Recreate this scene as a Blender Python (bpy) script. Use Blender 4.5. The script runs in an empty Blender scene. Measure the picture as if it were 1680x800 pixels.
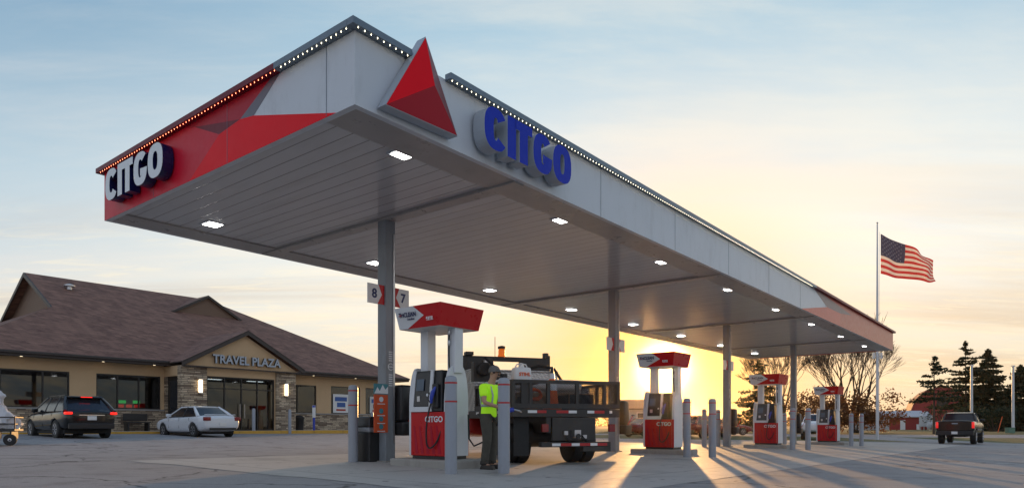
import bpy, bmesh, math, random
from mathutils import Vector, Matrix, noise
R = math.radians
PI = math.pi
scn = bpy.context.scene
COL = scn.collection
rnd = random.Random(11)

# ------------------------------------------------------------------ camera
cam_d = bpy.data.cameras.new('camera'); cam = bpy.data.objects.new('camera', cam_d); COL.objects.link(cam)
cam.location = (0, 0, 0.8); cam.rotation_euler = (R(90), 0, 0)
cam_d.sensor_width = 36; cam_d.lens = 36 * 1113 / 1680
cam_d.shift_y = 297 / 1680
cam_d.clip_start = 0.1; cam_d.clip_end = 6000
scn.camera = cam
scn.render.resolution_x = 1024; scn.render.resolution_y = 487

# ------------------------------------------------------------------ sky, sun, exposure
SUN_AZ, SUN_EL = R(12.6), R(4.7)
SUND = Vector((math.sin(SUN_AZ) * math.cos(SUN_EL), math.cos(SUN_AZ) * math.cos(SUN_EL), math.sin(SUN_EL)))
scn.view_settings.view_transform = 'Standard'; scn.view_settings.look = 'None'
scn.view_settings.gamma = 1; scn.view_settings.use_curve_mapping = False
scn.view_settings.exposure = 0.74
world = bpy.data.worlds.new('World'); scn.world = world; world.use_nodes = True


class NT:
    """small helper to write node trees"""
    def __init__(s, tree): s.t = tree; s.n = tree.nodes; s.l = tree.links
    def node(s, typ, **k):
        n = s.n.new(typ)
        ins = k.pop('ins', {})
        for a, b in k.items(): setattr(n, a, b)
        for a, b in ins.items(): s.put(n.inputs[a], b)
        return n
    def put(s, sock, v):
        if hasattr(v, 'is_output') or isinstance(v, bpy.types.NodeSocket): s.l.new(v, sock)
        else:
            if sock.type == 'RGBA' and len(v) == 3: v = (*v, 1)
            sock.default_value = v
    def math(s, op, a, b=0.0, c=None, clamp=False):
        n = s.n.new('ShaderNodeMath'); n.operation = op; n.use_clamp = clamp
        s.put(n.inputs[0], a); s.put(n.inputs[1], b)
        if c is not None: s.put(n.inputs[2], c)
        return n.outputs[0]
    def mix(s, f, a, b, blend='MIX'):
        n = s.n.new('ShaderNodeMix'); n.data_type = 'RGBA'; n.blend_type = blend
        s.put(n.inputs[0], f); s.put(n.inputs[6], a); s.put(n.inputs[7], b)
        return n.outputs[2]
    def noise(s, vec, scale, detail=4, rough=.55, dist=0.0):
        n = s.n.new('ShaderNodeTexNoise')
        if vec is not None: s.l.new(vec, n.inputs['Vector'])
        n.inputs['Scale'].default_value = scale; n.inputs['Detail'].default_value = detail
        n.inputs['Roughness'].default_value = rough; n.inputs['Distortion'].default_value = dist
        return n.outputs['Fac']
    def ramp(s, f, stops):
        n = s.n.new('ShaderNodeValToRGB'); s.put(n.inputs[0], f)
        e = n.color_ramp.elements
        while len(e) < len(stops): e.new(.5)
        for i, (p, c) in enumerate(stops):
            e[i].position = p; e[i].color = (*c, 1) if not isinstance(c, float) else (c, c, c, 1)
        return n.outputs[0]
    def smooth(s, f, a, b, lo=0.0, hi=1.0):
        n = s.n.new('ShaderNodeMapRange'); n.interpolation_type = 'SMOOTHSTEP'
        s.put(n.inputs[0], f)
        for i, v in zip((1, 2, 3, 4), (a, b, lo, hi)): n.inputs[i].default_value = v
        return n.outputs[0]
    def mapping(s, vec, scale=(1, 1, 1), rot=(0, 0, 0), loc=(0, 0, 0)):
        n = s.n.new('ShaderNodeMapping'); s.l.new(vec, n.inputs[0])
        n.inputs['Scale'].default_value = scale; n.inputs['Rotation'].default_value = rot; n.inputs['Location'].default_value = loc
        return n.outputs[0]


HAZE_DENSITY = .00010
def build_world():
    t = NT(world.node_tree)
    bg = t.n['Background']
    sky = t.node('ShaderNodeTexSky', sky_type='NISHITA', sun_disc=False, sun_elevation=SUN_EL, sun_rotation=SUN_AZ)
    sky.air_density = 1.0; sky.dust_density = 1.2; sky.ozone_density = 2.0; sky.altitude = 200
    tc = t.node('ShaderNodeTexCoord')
    vec = tc.outputs['Generated']
    sep = t.node('ShaderNodeSeparateXYZ', ins={0: vec})
    dot = t.node('ShaderNodeVectorMath', operation='DOT_PRODUCT', ins={0: vec, 1: tuple(SUND)}).outputs['Value']
    # evening colours of the air by height, away from and towards the sun, blended over the physical sky
    z = sep.outputs[2]
    far_ = t.ramp(t.math('MULTIPLY', z, 1.0, clamp=True), [(.0, (.44, .38, .31)), (.07, (.50, .465, .395)), (.17, (.45, .475, .475)), (.30, (.30, .385, .44)), (.46, (.15, .25, .345)), (1, (.06, .12, .25))])
    nr_ = t.ramp(t.math('MULTIPLY', z, 1.0, clamp=True), [(.0, (.52, .36, .25)), (.07, (.55, .475, .36)), (.15, (.56, .54, .48)), (.28, (.56, .58, .565)), (.50, (.29, .405, .475)), (1, (.10, .17, .30))])
    nf = t.smooth(dot, .58, .985)
    air = t.mix(nf, far_, nr_)
    air = t.node('ShaderNodeVectorMath', operation='SCALE', ins={0: air, 'Scale': 10.0}).outputs[0]
    base = t.mix(1.0, sky.outputs[0], (.82, 1.08, 1.28), 'MULTIPLY')
    base = t.mix(t.smooth(dot, -.3, .3, 0.0, .96), base, air)
    # the sky opposite the sunset, brightened to pale blue-grey as added fill light
    base = t.mix(t.smooth(dot, .25, -.55), base, EAST_FILL)
    # high thin cloud sheet: direction projected on a plane overhead
    den = t.math('ADD', t.math('MAXIMUM', z, 0.0), 0.09)
    px = t.math('DIVIDE', sep.outputs[0], den); py = t.math('DIVIDE', sep.outputs[1], den)
    cp = t.node('ShaderNodeCombineXYZ', ins={0: px, 1: py}).outputs[0]
    n1 = t.noise(t.mapping(cp, (.30, .75, 1), (0, 0, R(22)), (3.1, 1.7, 0)), 1.3, 9, .62, .5)
    n2 = t.noise(t.mapping(cp, (.45, 2.0, 1), (0, 0, R(12)), (7.3, 4.7, 0)), 2.4, 8, .66, .3)
    n = t.math('ADD', t.math('MULTIPLY', n1, .6), t.math('MULTIPLY', n2, .4))
    low = t.smooth(z, .03, .42, 1.0, 0.0)
    amount = t.math('MULTIPLY', t.smooth(n, .42, .62), t.math('ADD', t.math('MULTIPLY', low, .45), .30), clamp=True)
    cloud = t.mix(nf, (4.6, 4.6, 4.6), (6.9, 6.2, 4.9))
    cloud = t.mix(t.smooth(z, .22, .06), cloud, (6.6, 5.2, 3.3))
    colr = t.mix(amount, base, cloud)
    # grey-violet undersides of stratus bands low over the horizon, fine mackerel streaks between them
    m3 = t.mapping(cp, (.085, .50, 1), (0, 0, R(5)), (1.3, 9.7, 0))
    band = t.smooth(t.noise(m3, 1.7, 9, .62, .5), .47, .64)
    band = t.math('MULTIPLY', band, t.math('MULTIPLY', t.smooth(z, .42, .10), t.smooth(dot, .996, .93)))
    colr = t.mix(t.math('MULTIPLY', band, .55), colr, t.mix(nf, (3.0, 2.95, 3.0), (4.6, 3.5, 2.4)))
    rip = t.smooth(t.noise(t.mapping(cp, (.8, 2.6, 1), (0, 0, R(10)), (2, 2, 0)), 3.2, 8, .7, .8), .50, .66)
    rip = t.math('MULTIPLY', rip, t.math('MULTIPLY', t.smooth(z, .30, .10), t.smooth(z, .01, .05)))
    colr = t.mix(t.math('MULTIPLY', rip, .5), colr, (7.0, 6.0, 4.2))
    # aureole of the low sun
    om = t.math('SUBTRACT', 1.0, dot)
    colr = t.mix(t.math('EXPONENT', t.math('MULTIPLY', om, -60.0)), colr, (6.0, 2.9, .55))
    g1 = t.math('EXPONENT', t.math('MULTIPLY', om, -3400.0))
    g2 = t.math('EXPONENT', t.math('MULTIPLY', om, -420.0))
    g3 = t.math('EXPONENT', t.math('MULTIPLY', om, -26.0))
    glow = t.mix(1.0, t.node('ShaderNodeVectorMath', operation='SCALE', ins={0: (1.0, .78, .34), 'Scale': t.math('MULTIPLY', g1, 70.0)}).outputs[0],
                 t.node('ShaderNodeVectorMath', operation='SCALE', ins={0: (1.0, .50, .07), 'Scale': t.math('MULTIPLY', g2, 8.0)}).outputs[0], 'ADD')
    glow = t.mix(1.0, glow, t.node('ShaderNodeVectorMath', operation='SCALE', ins={0: (1.0, .40, .04), 'Scale': t.math('MULTIPLY', g3, 2.0)}).outputs[0], 'ADD')
    colr = t.mix(1.0, colr, glow, 'ADD')
    below = t.smooth(sep.outputs[2], -.02, 0.0)
    colr = t.mix(below, (1.2, 1.1, 1.0), colr)
    t.l.new(colr, bg.inputs[0]); bg.inputs[1].default_value = 0.10


EAST_FILL = (2.9, 3.5, 4.5)
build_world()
sd = bpy.data.lights.new('sun', 'SUN'); sun = bpy.data.objects.new('sun', sd); COL.objects.link(sun)
sd.energy = 2.5; sd.angle = R(0.6); sd.color = (1.0, .54, .20)
sun.rotation_euler = (-SUND).to_track_quat('-Z', 'Y').to_euler()

# ------------------------------------------------------------------ mapping helpers
CA = R(38.75)
UX, UY = math.sin(CA), math.cos(CA)
C0 = (-2.11, 9.1)
ROT = math.atan2(UY, UX)                       # canopy frame: local x along the canopy, local y across it
def W(u, v): return (C0[0] + UX * u - UY * v, C0[1] + UY * u + UX * v)
def VV(x, y): return -(x - C0[0]) * UY + (y - C0[1]) * UX
def sst(a, b, x):
    t = min(1, max(0, (x - a) / (b - a))); return t * t * (3 - 2 * t)
def gz(x, y):
    g = -.0125 * min(45, max(-60, x)) + .015 * min(14, max(0, VV(x, y) - 16.5)) * (1 - sst(46, 70, y))
    return g * (1 - sst(44, 80, y)) + 0.04 * noise.noise(Vector((x * .03, y * .03, 0))) * sst(60, 100, y)

# ------------------------------------------------------------------ materials
MATS = {}
def mat(name, col, rough=.6, metal=0.0, var=.12, vs=3.0, bump=0.0, bs=60.0, emit=None, es=0.0, coat=0.0, spec=.5, trans=0.0, dirt=0.0):
    if name in MATS: return MATS[name]
    m = bpy.data.materials.new(name); m.use_nodes = True; MATS[name] = m
    t = NT(m.node_tree); b = t.n['Principled BSDF']
    tc = t.node('ShaderNodeTexCoord').outputs['Object']
    f = t.noise(tc, vs, 5, .6)
    lo = tuple(max(0, c * (1 - var)) for c in col); hi = tuple(min(1, c * (1 + var)) for c in col)
    c = t.mix(f, lo, hi)
    if dirt > 0:
        d = t.smooth(t.noise(t.mapping(tc, (1, 1, .35)), 2.3, 7, .7), .48, .7)
        c = t.mix(t.math('MULTIPLY', d, dirt), c, (.09, .075, .06))
    t.put(b.inputs['Base Color'], c)
    rr = t.math('MULTIPLY_ADD', t.noise(tc, vs * 3, 4, .6), .25, rough - .12)
    t.put(b.inputs['Roughness'], t.math('MAXIMUM', rr, .03))
    b.inputs['Metallic'].default_value = metal
    b.inputs['Specular IOR Level'].default_value = spec
    b.inputs['Coat Weight'].default_value = coat; b.inputs['Coat Roughness'].default_value = .05
    if bump:
        bn = t.node('ShaderNodeBump', ins={'Strength': bump, 'Distance': .01, 'Height': t.noise(tc, bs, 4, .6)})
        t.put(b.inputs['Normal'], bn.outputs[0])
    if emit:
        b.inputs['Emission Color'].default_value = (*emit, 1); b.inputs['Emission Strength'].default_value = es
    if trans:
        tr = t.node('ShaderNodeBsdfTranslucent'); t.put(tr.inputs[0], c)
        ms = t.node('ShaderNodeMixShader', ins={0: trans})
        t.l.new(b.outputs[0], ms.inputs[1]); t.l.new(tr.outputs[0], ms.inputs[2])
        t.l.new(ms.outputs[0], t.n['Material Output'].inputs[0])
    return m
def glassm(name, col, tint=.75, rough=.02):
    if name in MATS: return MATS[name]
    m = bpy.data.materials.new(name); m.use_nodes = True; MATS[name] = m
    t = NT(m.node_tree); t.n.remove(t.n['Principled BSDF'])
    tr = t.node('ShaderNodeBsdfTransparent', ins={0: col}); gl = t.node('ShaderNodeBsdfGlossy', ins={0: (.55, .58, .62), 1: rough})
    fr = t.node('ShaderNodeFresnel', ins={0: 1.5})
    f = t.math('MULTIPLY_ADD', fr.outputs[0], 1.6, .03, clamp=True)
    ms = t.node('ShaderNodeMixShader', ins={0: f})
    t.l.new(tr.outputs[0], ms.inputs[1]); t.l.new(gl.outputs[0], ms.inputs[2]); t.l.new(ms.outputs[0], t.n['Material Output'].inputs[0])
    return m

def mk(name):
    m = bpy.data.materials.new(name); m.use_nodes = True; MATS[name] = m
    t = NT(m.node_tree); return m, t, t.n['Principled BSDF'], t.node('ShaderNodeTexCoord').outputs['Object']

def asphalt_mat():
    m, t, b, oc = mk('asphalt')
    big = t.noise(oc, .13, 6, .6, .4); mid = t.noise(oc, 1.1, 6, .65); fine = t.noise(oc, 55, 3, .7)
    c = t.mix(big, (.22, .212, .212), (.35, .337, .33))
    c = t.mix(t.math('MULTIPLY', t.smooth(mid, .48, .72), .55), c, (.10, .097, .10))
    c = t.mix(1.0, c, t.ramp(fine, [(.2, .62), (.5, 1.0), (.8, 1.45)]), 'MULTIPLY')
    wob = t.node('ShaderNodeVectorMath', operation='ADD', ins={0: oc}); nn = t.node('ShaderNodeTexNoise', ins={'Vector': oc, 'Scale': .9, 'Detail': 5.0})
    sc = t.node('ShaderNodeVectorMath', operation='SCALE', ins={0: nn.outputs['Color'], 'Scale': 1.6}); t.l.new(sc.outputs[0], wob.inputs[1])
    vo = t.node('ShaderNodeTexVoronoi', feature='DISTANCE_TO_EDGE', ins={'Vector': wob.outputs[0], 'Scale': .17})
    crack = t.smooth(vo.outputs[0], .0, .009, 1.0, 0.0)
    c = t.mix(t.math('MULTIPLY', crack, .85), c, (.035, .033, .033))
    # oil drips and tyre darkening
    sp = t.smooth(t.noise(oc, 2.6, 3, .5), .66, .74)
    c = t.mix(t.math('MULTIPLY', sp, .6), c, (.05, .048, .05))
    tr = t.smooth(t.noise(t.mapping(oc, (.05, .9, 1), (0, 0, R(-14))), 1.0, 6, .7, .8), .55, .72)
    c = t.mix(t.math('MULTIPLY', tr, .55), c, (.075, .07, .072))
    t.put(b.inputs['Base Color'], c)
    t.put(b.inputs['Roughness'], t.math('MULTIPLY_ADD', mid, .3, .55)); b.inputs['Specular IOR Level'].default_value = .45
    bn = t.node('ShaderNodeBump', ins={'Strength': .55, 'Distance': .012, 'Height': t.math('ADD', fine, t.math('MULTIPLY', mid, 1.2))})
    t.put(b.inputs['Normal'], bn.outputs[0]); return m

def concrete_pad_mat():
    m, t, b, oc = mk('concrete_paving')
    big = t.noise(oc, .25, 6, .6, .4); mid = t.noise(oc, 1.7, 6, .65); fine = t.noise(oc, 70, 3, .7)
    c = t.mix(big, (.36, .34, .315), (.50, .475, .44))
    st = t.smooth(t.noise(oc, .55, 7, .7, .5), .5, .7)
    c = t.mix(t.math('MULTIPLY', st, .5), c, (.13, .12, .11))
    sp = t.smooth(t.noise(oc, 3.1, 3, .5), .64, .72)
    c = t.mix(t.math('MULTIPLY', sp, .65), c, (.07, .065, .065))
    c = t.mix(1.0, c, t.ramp(fine, [(.2, .75), (.5, 1.0), (.8, 1.25)]), 'MULTIPLY')
    s = t.node('ShaderNodeSeparateXYZ', ins={0: oc})
    j = None
    for k, per, off in ((0, 4.7, .35), (1, 3.4, .1)):
        f = t.math('FRACT', t.math('ADD', t.math('DIVIDE', s.outputs[k], per), 10 + off))
        e = t.smooth(t.math('ABSOLUTE', t.math('SUBTRACT', f, .5)), .0, .012 / per * 2, 1.0, 0.0)
        j = e if j is None else t.math('MAXIMUM', j, e)
    c = t.mix(t.math('MULTIPLY', j, .8), c, (.05, .045, .04))
    t.put(b.inputs['Base Color'], c); t.put(b.inputs['Roughness'], t.math('MULTIPLY_ADD', mid, .3, .5))
    bn = t.node('ShaderNodeBump', ins={'Strength': .4, 'Distance': .01, 'Height': t.math('ADD', fine, t.math('MULTIPLY', mid, 1.2))})
    t.put(b.inputs['Normal'], bn.outputs[0]); return m

def field_mat():
    m, t, b, oc = mk('field_soil')
    a = t.noise(oc, .05, 6, .6); f = t.noise(oc, 1.2, 6, .75)
    c = t.mix(a, (.20, .15, .075), (.30, .22, .12)); c = t.mix(t.smooth(f, .4, .7), c, (.12, .11, .05))
    t.put(b.inputs['Base Color'], c); b.inputs['Roughness'].default_value = .95; return m
def grass_mat():
    m, t, b, oc = mk('grass_turf')
    a = t.noise(oc, .35, 6, .7); f = t.noise(oc, 9, 4, .75)
    c = t.mix(t.smooth(a, .35, .65), (.075, .10, .03), (.17, .15, .06)); c = t.mix(t.smooth(f, .35, .7), c, (.05, .065, .02))
    t.put(b.inputs['Base Color'], c); b.inputs['Roughness'].default_value = .9
    bn = t.node('ShaderNodeBump', ins={'Strength': .8, 'Distance': .05, 'Height': f}); t.put(b.inputs['Normal'], bn.outputs[0]); return m
def shingle_mat():
    m, t, b, oc = mk('roof_shingles')
    s = t.node('ShaderNodeSeparateXYZ', ins={0: oc})
    al = t.math('ADD', s.outputs[0], 0.0)
    # courses follow height, tabs follow the horizontal run
    v = t.node('ShaderNodeCombineXYZ', ins={0: t.math('ADD', s.outputs[0], s.outputs[1]), 1: t.math('MULTIPLY', s.outputs[2], 2.0), 2: 0.0}).outputs[0]
    br = t.node('ShaderNodeTexBrick', ins={'Vector': v, 'Color1': (.12, .055, .040), 'Color2': (.38, .205, .145), 'Mortar': (.05, .032, .03), 'Scale': 1.0, 'Mortar Size': .012, 'Bias': -.1, 'Brick Width': .42, 'Row Height': .26})
    c = t.mix(t.smooth(t.noise(t.mapping(v, (2.2, 4.2, 1)), 2.0, 3, .6), .3, .7), br.outputs[0], (.25, .132, .095))
    c = t.mix(t.math('MULTIPLY', t.noise(oc, .8, 5, .6), .3), c, (.09, .058, .05))
    t.put(b.inputs['Base Color'], c); b.inputs['Roughness'].default_value = .9
    bn = t.node('ShaderNodeBump', ins={'Strength': .5, 'Distance': .02, 'Height': br.outputs[1]}); bn.invert = True
    t.put(b.inputs['Normal'], bn.outputs[0]); return m
def stone_mat():
    m, t, b, oc = mk('stone_veneer')
    s = t.node('ShaderNodeSeparateXYZ', ins={0: oc})
    v = t.node('ShaderNodeCombineXYZ', ins={0: t.math('ADD', s.outputs[0], s.outputs[1]), 1: s.outputs[2], 2: 0.0}).outputs[0]
    br = t.node('ShaderNodeTexBrick', ins={'Vector': v, 'Color1': (.14, .09, .055), 'Color2': (.85, .68, .47), 'Mortar': (.04, .032, .028), 'Scale': 1.0, 'Mortar Size': .011, 'Bias': 0.0, 'Brick Width': .34, 'Row Height': .095})
    br.offset = .37; br.squash = 1.5; br.squash_frequency = 3
    c = t.mix(t.math('MULTIPLY', t.noise(t.mapping(v, (3, 10, 1)), 1.2, 2, .5), .55), br.outputs[0], (.30, .23, .18))
    t.put(b.inputs['Base Color'], c); b.inputs['Roughness'].default_value = .85
    bn = t.node('ShaderNodeBump', ins={'Strength': .9, 'Distance': .03, 'Height': br.outputs[1]}); bn.invert = True
    t.put(b.inputs['Normal'], bn.outputs[0]); return m
def siding_mat(name, col, axis=2, per=.13, dark=.55):
    m, t, b, oc = mk(name)
    s = t.node('ShaderNodeSeparateXYZ', ins={0: oc})
    f = t.math('FRACT', t.math('ADD', t.math('DIVIDE', s.outputs[axis], per), 50.0))
    e = t.smooth(f, .0, .14, 0.0, 1.0)
    c = t.mix(e, tuple(x * dark for x in col), col)
    c = t.mix(t.math('MULTIPLY', t.noise(oc, .9, 5, .6), .3), c, tuple(x * .7 for x in col))
    t.put(b.inputs['Base Color'], c); b.inputs['Roughness'].default_value = .6
    bn = t.node('ShaderNodeBump', ins={'Strength': .6, 'Distance': .015, 'Height': t.math('MINIMUM', t.math('MULTIPLY', f, 1.0), 1.0)})
    t.put(b.inputs['Normal'], bn.outputs[0]); return m
def deck_mat():
    m, t, b, oc = mk('canopy_deck_pan')
    s = t.node('ShaderNodeSeparateXYZ', ins={0: oc})
    f = t.math('FRACT', t.math('ADD', t.math('DIVIDE', s.outputs[0], .305), 50.0))
    d = t.math('ABSOLUTE', t.math('SUBTRACT', f, .5))
    e = t.smooth(d, .455, .485, 0.0, 1.0)
    row = t.math('FLOOR', t.math('ADD', t.math('DIVIDE', s.outputs[0], .305), 50.0))
    wn = t.node('ShaderNodeTexWhiteNoise', noise_dimensions='1D', ins={'W': row})
    c = t.mix(e, (.56, .56, .57), (.22, .215, .21))
    c = t.mix(t.math('MULTIPLY', wn.outputs[0], .28), c, (.47, .46, .46))
    c = t.mix(t.math('MULTIPLY', t.smooth(t.noise(t.mapping(oc, (2.5, .5, 1)), 1.0, 6, .7), .4, .75), .35), c, (.36, .345, .34))
    t.put(b.inputs['Base Color'], c)
    t.put(b.inputs['Roughness'], t.math('MULTIPLY_ADD', t.noise(oc, 3, 4, .6), .10, .13)); b.inputs['Specular IOR Level'].default_value = .55
    h = t.math('ADD', t.math('MULTIPLY', e, -1.0), t.math('MULTIPLY', t.noise(t.mapping(oc, (1.2, .45, 1)), 1.6, 2, .5), 1.2))
    bn = t.node('ShaderNodeBump', ins={'Strength': .35, 'Distance': .012, 'Height': h}); t.put(b.inputs['Normal'], bn.outputs[0]); return m
def diamond_mat():
    m, t, b, oc = mk('diamond_plate')
    ch = t.node('ShaderNodeTexChecker', ins={'Vector': t.mapping(oc, (1, 1, 1), (R(45), R(45), R(45))), 'Scale': 28.0})
    c = t.mix(ch.outputs[1], (.35, .35, .35), (.62, .61, .6)); t.put(b.inputs['Base Color'], c)
    b.inputs['Metallic'].default_value = .85; b.inputs['Roughness'].default_value = .38
    bn = t.node('ShaderNodeBump', ins={'Strength': .5, 'Distance': .01, 'Height': ch.outputs[1]}); t.put(b.inputs['Normal'], bn.outputs[0]); return m

asphalt_mat(); concrete_pad_mat(); field_mat(); grass_mat(); shingle_mat(); stone_mat(); deck_mat(); diamond_mat()
siding_mat('brown_siding', (.20, .125, .085)); siding_mat('barn_boards', (.30, .028, .028), 0, .3, .7); siding_mat('grey_siding', (.42, .42, .42))
siding_mat('ribbed_steel', (.55, .56, .58), 0, .35, .8)
M = dict(
 white_panel=mat('white_panel', (.60, .635, .68), .34, .0, .04, 1.2, spec=.5, dirt=.14),
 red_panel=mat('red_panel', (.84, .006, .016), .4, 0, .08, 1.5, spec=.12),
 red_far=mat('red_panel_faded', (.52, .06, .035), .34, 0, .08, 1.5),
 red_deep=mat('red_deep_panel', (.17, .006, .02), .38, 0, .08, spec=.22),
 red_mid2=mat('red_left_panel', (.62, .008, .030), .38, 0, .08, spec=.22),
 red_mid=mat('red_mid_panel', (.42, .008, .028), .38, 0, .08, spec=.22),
 grey_facet=mat('grey_facet', (.13, .12, .15), .35, 0, .1),
 trim=mat('trim_metal', (.16, .20, .24), .35, .4, .08),
 soffit=mat('soffit_metal', (.36, .34, .33), .3, 0, .1, 1.0, dirt=.2),
 steel_paint=mat('column_paint', (.24, .265, .29), .42, 0, .06, 2, dirt=.3),
 bollard=mat('bollard_sleeve', (.30, .325, .37), .38, 0, .06, 3, dirt=.15),
 bandred=mat('red_band', (.45, .02, .02), .45),
 blue=mat('sign_blue', (.004, .028, .45), .5, 0, .05, spec=.2), navy=mat('sign_navy', (.008, .014, .09), .3, .2),
 silver=mat('silver_return', (.40, .44, .49), .4, 0, .04), face_white=mat('letter_white', (.72, .75, .78), .35, 0, .04),
 conc=mat('island_concrete', (.34, .32, .29), .8, 0, .2, 3, .5, 40, dirt=.3),
 black=mat('black_plastic', (.018, .018, .02), .38, 0, .2), rubber=mat('rubber', (.022, .022, .022), .75, 0, .25, 8),
 steel=mat('bare_steel', (.5, .5, .52), .32, .9, .08), chrome=mat('chrome', (.75, .75, .76), .12, 1.0, .03),
 truckblack=mat('truck_black', (.035, .032, .03), .45, .1, .3, 3, dirt=.45), white=mat('white_plastic', (.75, .75, .74), .4, 0, .05),
 dred=mat('dispenser_red', (.52, .007, .012), .3, 0, .06, spec=.3), dwhite=mat('dispenser_white', (.66, .68, .71), .33, 0, .04, dirt=.06),
 screen=mat('screen_dark', (.02, .022, .028), .12, 0, .1), screenglow=mat('screen_lit', (.04, .06, .09), .2, emit=(.3, .45, .7), es=.02),
 stucco=mat('tan_stucco', (.60, .41, .235), .9, 0, .08, 2, .4, 90), darktrim=mat('dark_fascia', (.045, .034, .03), .5, 0, .15),
 frame=mat('window_frame', (.015, .015, .016), .35), kerbyel=mat('kerb_yellow', (.62, .34, .05), .7, 0, .15, 4, dirt=.35),
 walk=mat('sidewalk', (.33, .31, .29), .85, 0, .15, 2, .4, 50, dirt=.25), inner=mat('store_inner', (.03, .03, .032), .8, 0, .3, .8),
 orange=mat('cone_orange', (.85, .13, .02), .5, 0, .08), tan=mat('skin', (.46, .26, .17), .5, 0, .1, 12),
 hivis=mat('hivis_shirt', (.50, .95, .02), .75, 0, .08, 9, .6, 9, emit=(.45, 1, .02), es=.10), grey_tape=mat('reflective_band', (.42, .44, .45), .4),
 trouser=mat('work_trousers', (.075, .07, .055), .85, 0, .3, 9, .9, 12), boot=mat('boots', (.03, .025, .02), .6), cap=mat('cap_cloth', (.14, .135, .13), .85, 0, .25, 30),
 glassd=glassm('dark_glass', (.10, .11, .12)), glassw=glassm('store_glass', (.20, .22, .23)),
 lamp=mat('lamp_lens', (.9, .9, .88), .3, emit=(1, .97, .92), es=9), led=mat('led_white', (.9, .9, .85), .3, emit=(1, .88, .62), es=5),
 ledred=mat('led_red', (.9, .3, .2), .3, emit=(1, .25, .12), es=5),
 sconce=mat('sconce_lens', (.9, .85, .7), .4, emit=(1, .80, .50), es=1.7), brake=mat('tail_lamp_lit', (.5, .01, .01), .2, emit=(1, .02, .01), es=1.0), tail=mat('tail_lamp', (.22, .008, .010), .2, coat=.3),
 bark=mat('bark', (.085, .062, .048), .95, 0, .3, 6), needle=mat('needles', (.030, .042, .018), .8, 0, .5, 1.2, trans=.25), leafbrown=mat('brown_leaves', (.17, .075, .028), .8, 0, .4, 2, trans=.4),
 wood=mat('brown_box', (.22, .13, .07), .8), poly=mat('white_wrap', (.72, .72, .74), .35, 0, .08, 4, .8, 12, spec=.6, trans=.2),
 polewhite=mat('pole_white', (.62, .63, .65), .4, .1), flagred=mat('flag_red', (.50, .05, .05), .8, trans=.45), flagwhite=mat('flag_white', (.72, .66, .62), .8, trans=.45), flagblue=mat('flag_blue', (.07, .07, .12), .8, 0, .3, 3, trans=.35),
 brake_dim=mat('tail_lamp_dim', (.6, .01, .015), .2, emit=(1, .03, .02), es=.35, coat=.5), dark=mat('dark_gap', (.012, .012, .012), .8), postblue=mat('post_blue', (.03, .06, .42), .4), banner=mat('banner_orange', (.62, .085, .02), .5), bannerblue=mat('banner_teal', (.05, .22, .26), .5),
)
def paint(n, c, r=.28, met=.3): return mat(n, c, r, met, .05, 2, coat=.45)

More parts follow.
